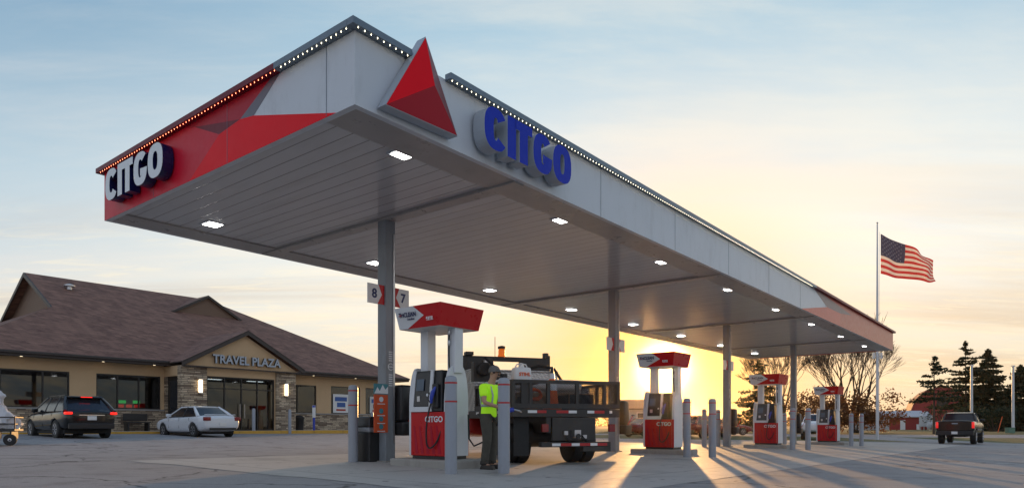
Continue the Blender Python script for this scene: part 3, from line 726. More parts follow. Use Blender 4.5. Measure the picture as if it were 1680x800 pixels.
# ------------------------------------------------------------------ bollards
bol = thing('bollard', '', 'bollard', (0, 0, 0))
b = MB(); b.lathe([(.10, -.05), (.10, 1.50), (.096, 1.545), (.08, 1.575), (.045, 1.59), (.01, 1.594)], (0, 0, 0), M['bollard'], 24); b.build('sleeve', bol, smooth=True)
for z in (1.16, 1.46):
    b = MB(); b.lathe([(.103, 0), (.103, .026)], (0, 0, z), M['bandred'], 24); b.build('red_band', bol, smooth=True)
def by_foot(px, dist): x = (px - 840) / 1113 * dist; return x, dist
BP = [(-.99, 11.0, 'grey bollard with two red bands, right in front of the nearest dispenser'), (-.135, 11.3, 'grey bollard with red bands standing in front of the man in the lime shirt'),
      (-3.29, 14.05, 'grey bollard with red bands left of the trash can and nearest column'),
      (4.72, 18.3, 'grey bollard at the right corner of the sunlit second island'), (5.42, 18.35, 'lone grey bollard just right of the second island'),
      (8.05, 28.4, 'thin looking bollard behind, left of the third canopy column'), (8.9, 29.3, 'bollard half hidden by the left side of the third canopy column'),
      (10.65, 25.75, 'grey bollard in front of the fourth column, at the third island'), (11.3, 25.9, 'grey bollard just right of the third island, before the bush'),
      (13.9, 34.6, 'bollard partly hidden right behind the third dispenser'),
      (16.55, 33.1, 'grey bollard at the right corner of the farthest island'), (17.1, 33.2, 'rightmost grey bollard of the forecourt')]
for i, (x, y, lab) in enumerate(BP):
    o = bol if i == 0 else copy_tree(bol); o.location = on_ground(x, y); tag(o, lab, 'bollard', 'grey bollards with red bands around the pumps')
sb = thing('bollard', '', 'bollard', (0, 0, 0)); b = MB(); b.lathe([(.09, -.05), (.09, 1.32), (.07, 1.38), (.02, 1.4)], (0, 0, 0), M['bollard'], 18); b.build('sleeve', sb, smooth=True)
SP = [(12.4, 27.3, 'plain grey bollard in front of the left door of the store entrance'), (14.55, 27.3, 'plain grey bollard in front of the middle of the store entrance'), (16.75, 27.2, 'plain grey bollard in front of the right stone pier'), (21.3, 27.6, 'plain grey bollard before the tan wall with a poster'), (23.3, 27.8, 'plain grey bollard nearest the right end of the store')]
for i, (u, v, lab) in enumerate(SP):
    o = sb if i == 0 else copy_tree(sb); x, y = W(u, v); o.location = on_ground(x, y, .0); tag(o, lab, 'bollard', 'plain bollards along the store kerb')
x, y = W(18.6, 27.5); o = thing('bollard', 'blue post with a white parking sign panel near the right stone pier', 'bollard', on_ground(x, y))
b = MB(); b.lathe([(.07, 0), (.07, .95)], (0, 0, 0), M['postblue'], 14); b.build('post', o, smooth=True)
b = MB(); b.box((-.08, -.08, .951), (.08, .08, 1.55), M['white']); b.box((-.085, -.085, 1.551), (.085, .085, 1.68), M['postblue']); b.build('sign_panel', o, .01)

# ------------------------------------------------------------------ things on the columns
def squeegee(cx, cy, lab):
    o = thing('squeegee_station', lab, 'squeegee station', (cx, cy, gz(cx, cy)), ROT, 'black windshield service boxes on the columns')
    b = MB(); b.box((.14, -.30, .85), (.50, .12, 1.62), M['black'], taper=(.9, .95)); b.build('towel_box', o, .06, seg=3, smooth=True)
    b = MB(); b.box((.16, -.34, .55), (.54, .10, .849), M['black'], taper=(1.12, 1.1)); b.build('water_bucket', o, .05, seg=3, smooth=True)
    b = MB(); b.tube([(.35, -.28, .82), (.42, -.45, 1.15)], .012, M['dred'], 6); b.box((.35, -.47, 1.13), (.5, -.44, 1.18), M['rubber']); b.build('squeegee', o)
    return o
SQL = ['black towel and squeegee box on the nearest column', 'black towel and squeegee box on the second column behind the truck', 'black towel and squeegee box on the third column', 'black towel and squeegee box on the fourth column']
for i, (cx, cy) in enumerate(COLS): squeegee(cx, cy, SQL[i])
cx, cy = COLS[0]
def numsign(cx, cy, nl, nr, lab, z=3.50):
    o = thing('number_sign', lab, 'pump number sign', (cx, cy, 0), ROT, 'pump number plates on the columns')
    for s, n in ((-1, nl), (1, nr)):
        b = MB(); x0, x1 = sorted((s * .132, s * .56)); b.box((x0, -.08, z - .2), (x1, -.06, z + .2), M['white']); pl = b.build('number_plate', o)
        b = MB()
        xi = .132 * s
        b.prism([(xi, z - .2), (xi + s * .18, z - .2), (xi + s * .06, z), (xi + s * .15, z + .2), (xi, z + .2)], 1, -.085, -.081, M['dred']); b.build('red_corner', pl)
        if n: text('numeral', n, .26, (s * .39, -.083, z), '-y', pl, M['navy'], .003, .008)
    return o
numsign(cx, cy, '8', '7', 'white and red pump number plates 8 and 7 on the nearest column')
numsign(*COLS[1], '', '', 'pump number plates in shadow on the second column', 3.35)
numsign(*COLS[2], '', '', 'pump number plates in shadow on the third column', 3.35)
o = thing('banner', 'narrow orange promotional banner on the left of the nearest column', 'banner', (cx, cy, gz(cx, cy)), ROT)
b = MB(); b.box((-.46, -.16, .62), (-.10, -.14, 1.40), M['banner']); b.box((-.46, -.16, 1.402), (-.10, -.14, 1.62), M['bannerblue']); b.build('banner_panel', o)
b = MB(); b.prism([(-.46, 1.42), (-.38, 1.55), (-.32, 1.47), (-.24, 1.60), (-.17, 1.50), (-.10, 1.57), (-.10, 1.42)], 1, -.165, -.161, M['face_white'])
for k, (z, m_) in enumerate([(1.30, M['face_white']), (1.06, M['bannerblue']), (.9, M['bannerblue']), (.74, M['bannerblue'])]):
    b.lathe([(.055, -.166), (.055, -.161)], (-.28, 0, z), m_, 14, 1); b.box((-.38, -.165, z - .10), (-.18, -.161, z - .085), M['face_white'])
b.each('banner_print', o)
o = thing('trash_can', 'square black trash can with a pale bag left of the nearest column', 'trash can', on_ground(-2.98, 14.35), ROT)
b = MB(); b.box((-.24, -.24, 0), (.24, .24, .62), M['black']); b.build('bin_body', o, .02)
b = MB(); b.box((-.25, -.25, .621), (.25, .25, .72), mat('bag_grey', (.25, .26, .28), .3, 0, .3, 8, .9, 20)); b.build('bin_bag', o, .02)
b = MB(); b.box((-.24, -.24, .721), (.24, .24, .95), M['black'], taper=(.8, .8)); b.build('bin_lid', o, .03)

# ------------------------------------------------------------------ store (built in the canopy's frame, the store is parallel to it)
st = thing('store_building', 'tan and stone travel plaza store with a big brown shingle roof', 'store', (*C0, 0), ROT)
FZ = .5
def wall_u(name, u0, u1, v, z0, z1, th, openings, m, parent=None):
    b = MB(); cur = u0
    for (a, c, za, zb) in sorted(openings):
        if a > cur: b.box((cur, v, z0), (a, v + th, z1), m)
        if za > z0: b.box((a, v, z0), (c, v + th, za), m)
        if zb < z1: b.box((a, v, zb), (c, v + th, z1), m)
        cur = c
    if cur < u1: b.box((cur, v, z0), (u1, v + th, z1), m)
    return b.build(name, parent or st)
VM, VE = 30.81, 28.85
wl = wall_u('wall', 2.6, 11.29, VM, FZ, 4.04, .25, [(2.9, 6.72, 1.66, 3.45), (7.92, 11.1, 1.66, 3.45)], M['stucco'])
wr = wall_u('wall', 18.11, 27.8, VM, FZ, 4.04, .25, [(18.4, 21.1, 1.6, 3.42), (22.26, 24.7, 1.6, 3.45), (25.2, 27.5, 1.6, 3.45)], M['stucco'])
b = MB(); b.box((27.55, VM + .25, FZ), (27.8, 49.6, 4.04), M['stucco']); b.box((2.6, VM + .25, FZ), (2.85, 49.6, 4.04), M['stucco']); b.box((2.6, 49.6, FZ), (27.8, 49.8, 4.04), M['stucco']); b.each('wall', st)
b = MB(); b.box((2.5, VM - .09, FZ), (11.27, VM - .003, 1.58), MATS['stone_veneer']); b.box((18.13, VM - .09, FZ), (27.9, VM - .003, 1.52), MATS['stone_veneer']); b.each('stone_base', st)
b = MB(); b.box((2.5, VM - .14, 1.583), (11.27, VM - .003, 1.655), M['walk']); b.box((18.13, VM - .14, 1.523), (27.9, VM - .003, 1.595), M['walk']); b.each('stone_sill', st)
# entrance block
ew = wall_u('entrance_wall', 11.3, 18.1, VE, FZ, 4.0, .25, [(12.70, 16.80, FZ, 3.5)], M['stucco'])
b = MB()
b.box((11.3, VE + .25, 3.45), (11.55, VM + .2, 4.0), M['stucco']); b.box((11.3, VE + .25, FZ), (11.55, VE + .32, 3.45), M['stucco']); b.box((11.3, VM - .3, FZ), (11.55, VM + .2, 3.45), MATS['stone_veneer'])
b.box((17.85, VE + .25, FZ), (18.1, VM + .2, 4.0), M['stucco']); b.each('side_wall', st)
for a, c in ((11.24, 12.64), (16.86, 18.16)):
    b = MB(); b.box((a, VE - .12, FZ), (c, VE - .003, 3.98), MATS['stone_veneer']); b.box((a, VE + .0, FZ), (a + .055, VE + .3, 3.98), MATS['stone_veneer']) if a < 12 else None
    b.build('stone_pier', st)
# gable over the entrance
b = MB(); b.prism([(11.45, 4.003), (18.3, 4.003), (14.89, 5.90)], 1, VE - .12, VE + .1, M['stucco']); b.build('gable_wall', st)
b = MB()
def rake(pts, v0, v1, th):
    (a, za), (p, zp), (c, zc) = pts
    b.prism([(a, za), (p, zp), (c, zc), (c, zc - th), (p, zp - th), (a, za - th)], 1, v0, v1, M['darktrim'])
rake([(11.15, 4.16), (14.89, 6.16), (18.6, 4.16)], VE - .42, VE - .36, .24); b.build('rake_board', st)
b = MB(); b.box((11.3, VE - .36, 3.93), (18.45, VE - .15, 3.99), M['darktrim']); b.build('gable_ledge', st)
sh = MATS['roof_shingles']
def slab(pts, th=.1):
    bb = MB(); n = len(pts); vs = [tuple(p) for p in pts] + [(p[0], p[1], p[2] - th) for p in pts]
    bb.add(vs, [list(range(n)), list(range(2 * n - 1, n - 1, -1))], sh); bb.add(vs, [(i, n + i, n + (i + 1) % n, (i + 1) % n) for i in range(n)], M['darktrim'])
    return bb
rz_, s_ = 9.81, .545
zf = lambda v: 4.26 + s_ * (v - 30.01)
slab([(1.83, 30.01, 4.26), (28.6, 30.01, 4.26), (18.4, 40.19, rz_), (7.45, 40.19, rz_), (7.45, 35.58, zf(35.58))]).build('roof', st)
slab([(1.83, 50.37, 4.26), (7.45, 44.8, zf(35.58)), (7.45, 40.19, rz_), (18.4, 40.19, rz_), (28.6, 50.37, 4.26)][::-1]).build('roof', st)
slab([(28.6, 30.01, 4.26), (28.6, 50.37, 4.26), (18.4, 40.19, rz_)]).build('roof', st)
slab([(1.83, 30.01, 4.26), (7.9, 36.05, 7.55), (7.9, 44.3, 7.55), (1.83, 50.37, 4.26)]).build('roof', st)
b = MB(); b.prism([(36.2, 7.5), (44.2, 7.5), (40.19, 9.66)], 0, 7.86, 7.98, MATS['brown_siding']); b.build('gable_siding', st)
b = MB(); b.prism([(35.58, 7.3), (35.58, 7.08), (40.19, 9.55), (44.8, 7.08), (44.8, 7.3), (40.19, 9.80)], 0, 7.38, 7.45, M['darktrim']); b.build('rake_board', st)
# entrance roof planes and gablet
slab([(11.15, VE - .42, 4.18), (14.89, VE - .42, 6.18), (14.89, 33.54, 6.18), (11.15, 29.9, 4.18)], .06).build('roof', st)
slab([(14.89, VE - .42, 6.18), (18.6, VE - .42, 4.18), (18.6, 29.9, 4.18), (14.89, 33.54, 6.18)], .06).build('roof', st)
slab([(14.5, 37.05, 8.12), (16.97, 37.05, 9.5), (16.97, 39.6, 9.5), (14.5, 37.06, 8.12)], .05).build('roof', st)
slab([(16.97, 37.05, 9.5), (19.4, 37.05, 8.12), (19.4, 37.06, 8.12), (16.97, 39.6, 9.5)], .05).build('roof', st)
b = MB(); b.prism([(14.75, 8.1), (19.2, 8.1), (16.97, 9.38)], 1, 37.2, 37.3, MATS['brown_siding']); b.build('gable_siding', st)
b = MB(); b.prism([(14.5, 8.12), (16.97, 9.5), (19.4, 8.12), (19.2, 8.06), (16.97, 9.32), (14.7, 8.06)], 1, 37.0, 37.06, M['darktrim']); b.build('rake_board', st)
# eave fascia / soffit
b = MB(); b.box((1.83, 30.01, 4.0), (28.6, 30.06, 4.25), M['darktrim']); b.box((1.83, 30.06, 4.05), (28.6, VM + .2, 4.08), M['darktrim']); b.box((28.55, 30.06, 4.0), (28.6, 50.3, 4.25), M['darktrim']); b.box((27.8, VM + .2, 4.05), (28.55, 50.3, 4.08), M['darktrim']); b.box((1.83, 30.06, 4.0), (1.88, 50.3, 4.25), M['darktrim']); b.each('eave', st)
b = MB(); b.box((1.8, 29.90, 4.12), (11.1, 30.0, 4.24), M['darktrim']); b.box((18.65, 29.90, 4.12), (28.6, 30.0, 4.24), M['darktrim']); b.each('gutter', st, bevel=.02)
for u in (4.6, 8.1, 10.6, 20.6, 24.0):
    b = MB(); b.lathe([(.06, -.03), (.06, 0)], (u, 30.4, 4.05), M['sconce'], 10); b.build('soffit_light', st)
b = MB(); b.lathe([(.14, 0), (.14, .2), (.3, .2), (.3, .28), (.05, .36)], (9.2, 38.4, zf(38.4)), M['steel'], 12); b.build('roof_vent', st)
for u in (12.25, 17.48):
    b = MB(); b.box((u - .10, VE - .25, 2.57), (u + .10, VE - .13, 3.26), M['sconce']); sc = b.build('wall_light', st, .03)
    b = MB(); b.box((u - .12, VE - .26, 3.261), (u + .12, VE - .121, 3.32), M['steel']); b.box((u - .12, VE - .26, 2.51), (u + .12, VE - .121, 2.569), M['steel']); b.each('lamp_cap', sc)
# TRAVEL PLAZA letters
s = thing('letter_sign', 'raised TRAVEL PLAZA letters on the entrance gable of the store', 'sign', (*C0, 0), ROT)
me_o = text('lettering', 'TRAVEL PLAZA', .66, (14.95, VE - .24, 4.42), '-y', s, M['silver'], .06, .018, sx=.93, side=M['black'])
# windows
def window(u0, u1, z0, z1, v, mull, name='window', trans=None):
    b = MB(); f = .06; m = M['frame']
    b.box((u0, v + .05, z0), (u1, v + .14, z0 + f), m); b.box((u0, v + .05, z1 - f), (u1, v + .14, z1), m)
    xs = [u0 + f / 2] + mull + [u1 - f / 2]
    for x in xs: b.box((x - f / 2, v + .045, z0 + f), (x + f / 2, v + .145, z1 - f), m)
    if trans: b.box((u0 + f, v + .048, trans), (u1 - f, v + .143, trans + .05), m)
    w = b.build(name, st)
    b = MB(); b.box((u0 + .02, v + .09, z0 + .02), (u1 - .02, v + .1, z1 - .02), M['glassw']); b.build('pane', w); return w
window(2.9, 6.72, 1.66, 3.45, VM, [3.9, 5.6]); window(7.92, 11.1, 1.66, 3.45, VM, [8.95, 10.0])
window(18.4, 21.1, 1.6, 3.42, VM, [19.7]); window(22.26, 24.7, 1.6, 3.45, VM, []); window(25.2, 27.5, 1.6, 3.45, VM, [])
window(12.70, 16.80, FZ, 3.5, VE, [13.73, 14.74, 15.72], 'entrance_glazing', 2.82)
b = MB()
for x in (14.60, 14.88): b.box((x - .015, VE - .05, 1.2), (x + .015, VE - .02, 2.0), M['steel'])
b.each('door_handle', st)
b = MB(); b.box((11.36, VE + .33, FZ), (11.40, VM - .31, 3.44), M['frame']); dr = b.build('side_door', st)
b = MB(); b.box((11.34, VE + .45, FZ + .2), (11.355, VM - .45, 3.2), M['screen']); b.build('pane', dr)
# interior
b = MB(); b.box((2.86, 40, FZ), (27.5, 40.1, 4.0), M['inner']); b.box((2.86, VE + .26, FZ - .05), (27.5, 40, FZ - .01), M['walk']); b.box((2.86, VM + .3, 3.82), (27.5, 40, 3.9), M['inner']); b.build('interior_shell', st)
for u in (4, 7, 10, 13, 16, 19, 22, 25):
    for v in (32.6, 35.5):
        b = MB(); b.box((u, v, 3.79), (u + 1.1, v + .3, 3.818), M['lamp']); b.build('interior_light', st)
gro = [mat('goods_%s' % n, c, .6) for n, c in (('red', (.4, .05, .03)), ('yellow', (.5, .35, .06)), ('blue', (.05, .12, .35)), ('green', (.08, .25, .08)), ('white', (.6, .6, .58)))]
for k, u in enumerate((3.4, 6.2, 8.6, 13.2, 15.4, 19.2, 22.6, 25.0)):
    b = MB(); b.box((u, 33.2 + (k % 3), FZ), (u + 1.7, 33.6 + (k % 3), 2.0), M['inner'])
    for j in range(4):
        x = u + .05
        while x < u + 1.55:
            w = rnd.uniform(.08, .25); b.box((x, 33.05 + (k % 3), FZ + .25 + j * .37), (x + w, 33.19 + (k % 3), FZ + .25 + j * .37 + rnd.uniform(.15, .28)), rnd.choice(gro)); x += w + .02
    b.build('goods_shelf', st, fix=False)
# lit window sign and posters
b = MB(); sg, sr, sy = (mat('neon_' + n, c, .4, emit=c, es=3.0) for n, c in (('green', (.05, .9, .15)), ('red', (1, .03, .02)), ('yellow', (.9, .75, .05))))
b.box((9.05, VM + .16, 1.96), (9.4, VM + .19, 2.12), sg); b.box((9.75, VM + .16, 1.96), (10.1, VM + .19, 2.12), sg)
for i in range(3): b.box((9.02 + i * .4, VM + .16, 1.74), (9.3 + i * .4, VM + .19, 1.90), sr)
b.box((9.45, VM + .16, 1.97), (9.7, VM + .19, 2.1), gro[2]); b.build('window_sign', st)
for k, (u0, u1, z0, z1) in enumerate(((22.45, 23.75, 1.66, 2.92), (25.6, 26.8, 1.66, 2.85), (18.5, 19.0, 1.9, 2.9))):
    b = MB(); b.box((u0, VM + .03, z0), (u1, VM + .045, z1), M['white'] if k == 0 else (gro[4] if k == 1 else gro[3])); p = b.build('poster', st)
    b = MB(); c = (u0 + u1) / 2; w = (u1 - u0)
    b.box((u0 + .12 * w, VM + .022, z0 + .62 * (z1 - z0)), (u1 - .12 * w, VM + .029, z0 + .85 * (z1 - z0)), gro[2])
    b.box((c - .25 * w, VM + .022, z0 + .3 * (z1 - z0)), (c + .28 * w, VM + .029, z0 + .55 * (z1 - z0)), M['black'] if k == 1 else gro[2])
    b.box((c - .3 * w, VM + .022, z0 + .1 * (z1 - z0)), (c + .3 * w, VM + .029, z0 + .2 * (z1 - z0)), gro[0]); b.build('poster_print', p)
# sidewalk and painted kerb
b = MB(); b.box((-2, 27.42, -.3), (29.5, VM, FZ), M['walk']); o = b.build('sidewalk', None, .02); o.location = (*C0, 0); o.rotation_euler = (0, 0, ROT); tag(o, kind='structure')
b = MB(); b.box((-2, 27.2, -.3), (21, 27.417, FZ), M['kerbyel']); o = b.build('painted_kerb', None, .02); o.location = (*C0, 0); o.rotation_euler = (0, 0, ROT); tag(o, 'worn yellow painted kerb along the store sidewalk', 'kerb', kind='structure')
# bins along the stone wall
for u, lab in ((7.3, 'dark waste bin at the stone wall behind the black suv'), (9.6, 'dark outdoor bench beside the suv under the store window'), (19.3, 'black waste bin right of the stone pier')):
    x, y = W(u, 30.1)
    if 'bench' in lab:
        o = thing('bench', lab, 'bench', (x, y, FZ), ROT); b = MB(); b.box((-.6, -.25, .42), (.6, .2, .48), M['black']); b.build('seat', o, .01)
        b = MB(); b.box((-.6, .2, .55), (.6, .26, .9), M['black']); b.build('backrest', o, .01)
        for sx in (-.5, .5): b = MB(); b.box((sx - .04, -.22, 0), (sx + .04, .25, .419), M['black']); b.build('leg', o)
    else:
        o = thing('waste_bin', lab, 'waste bin', (x, y, FZ), ROT); b = MB(); b.lathe([(.28, 0), (.32, .7), (.33, .72)], (0, 0, 0), M['black'], 20); b.build('bin_body', o, smooth=True)
        b = MB(); b.lathe([(.34, .721), (.34, .78), (.2, .92), (.05, .95)], (0, 0, 0), M['rubber'], 20); b.build('bin_lid', o, smooth=True)

# ------------------------------------------------------------------ vehicles
def loft_body(name, parent, st_, m, sub=2):
    b = MB(); n = 0; rings = []
    for (y, zb, zs, w, zt) in st_:
        half = [(0, zb), (.80 * w, zb), (.96 * w, zb + .10), (w, (zb + zs) / 2 + .03), (.985 * w, zs - .07), (.90 * w, zs), (.5 * w, zt), (0, zt + .005)]
        ring = [(x, y, z) for x, z in half] + [(-x, y, z) for x, z in half[-2:0:-1]]
        rings.append(ring); n = len(ring)
    vs = [p for r in rings for p in r]
    fs = [(i * n + k, i * n + (k + 1) % n, (i + 1) * n + (k + 1) % n, (i + 1) * n + k) for i in range(len(rings) - 1) for k in range(n)]
    fs += [list(range(n - 1, -1, -1)), [(len(rings) - 1) * n + k for k in range(n)]]
    b.add(vs, fs, m); o = b.build(name, None)
    md = o.modifiers.new('s', 'SUBSURF'); md.levels = sub; md.render_levels = sub
    realise(o); o.data.polygons.foreach_set('use_smooth', [True] * len(o.data.polygons)); o.parent = parent; return o
def wheel(parent, x, y, r, w, rim=None, dual=False):
    s = 1 if x > 0 else -1
    e = thing('wheel', None, None, (x, y, r)); e.parent = parent
    b = MB(); b.lathe([(r * .62, -w / 2), (r * .93, -w / 2), (r, -w / 2 + .03), (r, w / 2 - .03), (r * .93, w / 2), (r * .62, w / 2)], (0, 0, 0), M['rubber'], 28, 0); b.build('tyre', e, smooth=True)
    b = MB(); rm = rim or M['steel']; q = s * w / 2
    b.lathe([(r * .60, q - .05 * s), (r * .62, q - .002 * s), (r * .56, q + .002 * s), (r * .53, q - .06 * s)], (0, 0, 0), rm, 24, 0)
    for k in range(6):
        a = k * PI / 3; c, d = math.cos(a), math.sin(a)
        b.tube([(q - .03 * s, c * r * .1, d * r * .1), (q - .015 * s, c * r * .57, d * r * .57)], [r * .10, r * .07], rm, 6)
    b.lathe([(r * .16, q - .05 * s), (r * .13, q + .0 * s)], (0, 0, 0), rm, 12, 0); b.build('rim', e)
    return e
def greenhouse(parent, zb, zr, yb0, yb1, yr0, yr1, wb, wr_, m, ypil, rails=True, roofm=None):
    """glass cabin with body coloured roof and pillars; y rear to front"""
    b = MB()
    N = 5
    def P(s_, y, k):   # k 0..1 from belt to roof, slightly bulging sides
        w = wb + (wr_ - wb) * k ** 1.15; return (s_ * w, y, zb + (zr - zb) * k)
    ks = [i / N for i in range(N + 1)]
    vs = []; fs = []
    for k in ks:
        yr = yb0 + (yr0 - yb0) * k ** .95; yf = yb1 + (yr1 - yb1) * k
        mid = (yr + yf) / 2
        ring = [P(-1, yr + .05, k), P(-1, mid, k), P(-1, yf - .10, k), (-.5 * P(1, 0, k)[0], yf + .03, P(1, 0, k)[2]), (.5 * P(1, 0, k)[0], yf + .03, P(1, 0, k)[2]), P(1, yf - .10, k), P(1, mid, k), P(1, yr + .05, k), (.5 * P(1, 0, k)[0], yr - .02, P(1, 0, k)[2]), (-.5 * P(1, 0, k)[0], yr - .02, P(1, 0, k)[2])]
        vs += ring
    n = 10
    fs = [(i * n + k, i * n + (k + 1) % n, (i + 1) * n + (k + 1) % n, (i + 1) * n + k) for i in range(N) for k in range(n)] + [[N * n + k for k in range(n)]]
    b.add(vs, fs, M['screen']); b.build('windows', parent, smooth=True)
    b = MB()
    rp = [(-wr_, yr0 + .02), (-wr_, yr1 - .06), (-wr_ * .5, yr1 + .06), (wr_ * .5, yr1 + .06), (wr_, yr1 - .06), (wr_, yr0 + .02), (wr_ * .5, yr0 - .05), (-wr_ * .5, yr0 - .05)]
    n = len(rp); sc = [(1.03, zr - .035), (1.0, zr + .012), (.82, zr + .04), (.4, zr + .055)]
    vs = []; cy = (yr0 + yr1) / 2
    for q, z in sc: vs += [(x * q, cy + (y - cy) * (q if q < 1 else 1), z) for x, y in rp]
    b.add(vs, [(i * n + k, i * n + (k + 1) % n, (i + 1) * n + (k + 1) % n, (i + 1) * n + k) for i in range(3) for k in range(n)] + [[3 * n + k for k in range(n)]], m)
    for s_ in (-1, 1):
        b.tube([(s_ * (wb + .01), yb1 - .10, zb - .02), (s_ * (wr_ + .0), yr1 - .08, zr)], .038, m, 8)
        b.tube([(s_ * (wb + .01), yb0 + .05, zb - .02), (s_ * (wb * .5 + wr_ * .5 + .015), yb0 + (yr0 - yb0) * .5 + .05, (zb + zr) / 2), (s_ * (wr_ + .0), yr0 + .05, zr)], [.085, .07, .05], m, 8)
        for yp in ypil: b.tube([(s_ * (wb + .008), yp, zb - .02), (s_ * (wr_ + .004), yp - .04, zr)], .028, M['black'], 6)
    return b.build('roof', parent, smooth=True)
def seams(parent, ys, w, z0, z1):
    for y in ys:
        b = MB()
        for s_ in (-1, 1): b.box((s_ * w - .004, y - .007, z0), (s_ * w + .004, y + .007, z1), M['dark'])
        b.each('door_gap', parent)
def lights(parent, boxes, m, name='tail_light'):
    for (a, c) in boxes:
        for s_ in (-1, 1):
            b = MB(); x0, x1 = sorted((s_ * a[0], s_ * c[0])); b.box((x0, a[1], a[2]), (x1, c[1], c[2]), m); b.build(name, parent, .025, smooth=True)
def plate(parent, y, z, rear=True):
    b = MB(); b.box((-.16, y - .02, z - .08), (.16, y, z + .08), M['white']); b.build('number_plate', parent, .006)
def mirrors(parent, y, z, w, m):
    for s_ in (-1, 1): b = MB(); x0, x1 = sorted((s_ * (w - .03), s_ * (w + .20))); b.box((x0, y - .04, z), (x1, y + .07, z + .14), m); b.build('mirror', parent, .03, smooth=True)
def arches(body, L_, r, w):
    b = MB()
    for y in L_: b.lathe([(r, -w - .2), (r, -w + .34)], (0, y, r - .04), M['dark'], 28, 0); b.lathe([(r, w - .34), (r, w + .2)], (0, y, r - .04), M['dark'], 28, 0)
    boolean_cut(body, b)
def finish(parent, m): pass
def sedan(name, lab, loc, rz, pm, tailm, group=None):
    o = thing(name, lab, 'car', loc, rz, group)
    bd = loft_body('body', o, [(0, .46, .80, .70, .84), (.05, .34, .93, .84, .99), (.5, .24, .985, .92, 1.04), (1.2, .2, .95, .93, .99), (2.4, .2, .93, .93, .96), (3.6, .2, .93, .93, .97), (4.3, .22, .86, .91, .93), (4.85, .28, .74, .84, .80), (5.03, .4, .62, .68, .66)], pm)
    arches(bd, (1.0, 3.95), .37, .93)
    for y in (1.0, 3.95):
        for x in (-.80, .80): wheel(o, x, y, .33, .22)
    b = MB(); b.box((-.75, .5, .16), (.75, 4.5, .3), M['dark']); b.build('underbody', o)
    greenhouse(o, .95, 1.40, .62, 3.75, 1.45, 2.75, .80, .58, pm, (2.1,))
    lights(o, [((.56, -.01, .76), (.86, .16, .93))], tailm); plate(o, .0, .60)
    seams(o, (1.35, 2.3, 3.35), .915, .42, .9)
    b = MB(); b.box((-.62, -.03, .34), (.62, .03, .44), M['black']); b.build('bumper_insert', o, .01)
    b = MB(); b.box((-.7, .18, 1.02), (.7, .34, 1.05), pm); b.build('spoiler', o, .012)
    mirrors(o, 3.2, .95, .88, pm); return o
def suv(name, lab, loc, rz, pm, tailm):
    o = thing(name, lab, 'car', loc, rz)
    bd = loft_body('body', o, [(0, .52, .98, .76, 1.03), (.06, .42, 1.08, .88, 1.12), (.5, .28, 1.1, .94, 1.14), (1.3, .26, 1.07, .95, 1.12), (2.6, .26, 1.04, .95, 1.1), (3.6, .26, 1.02, .95, 1.08), (4.3, .28, .96, .93, 1.03), (4.75, .35, .85, .85, .92), (4.92, .5, .72, .68, .76)], pm)
    arches(bd, (1.0, 3.85), .41, .95)
    for y in (1.0, 3.85):
        for x in (-.82, .82): wheel(o, x, y, .37, .24)
    b = MB(); b.box((-.8, .4, .2), (.8, 4.4, .36), M['dark']); b.build('underbody', o)
    greenhouse(o, 1.07, 1.62, .14, 3.80, .80, 2.75, .84, .62, pm, (1.35, 2.35))
    lights(o, [((.66, -.03, .94), (.90, .2, 1.03))], tailm); plate(o, -.01, .80)
    seams(o, (1.4, 2.4, 3.4), .935, .45, 1.0)
    b = MB(); b.box((-.80, -.05, .38), (.80, .05, .60), M['black']); b.build('bumper', o, .03)
    b = MB(); b.box((-.60, .55, 1.60), (.60, .86, 1.65), pm, taper=(.96, .8)); b.build('spoiler', o, .015)
    b = MB(); b.box((-.2, .53, 1.605), (.2, .549, 1.63), M['brake']); b.build('brake_light', o)
    b = MB()
    for x in (-.6, .6): b.box((x - .02, .9, 1.66), (x + .02, 2.6, 1.70), M['black'])
    b.each('roof_rail', o, bevel=.008)
    b = MB(); b.box((-.45, -.02, .90), (.45, .0, .925), M['chrome']); b.build('chrome_strip', o)
    mirrors(o, 3.1, 1.06, .9, pm); return o
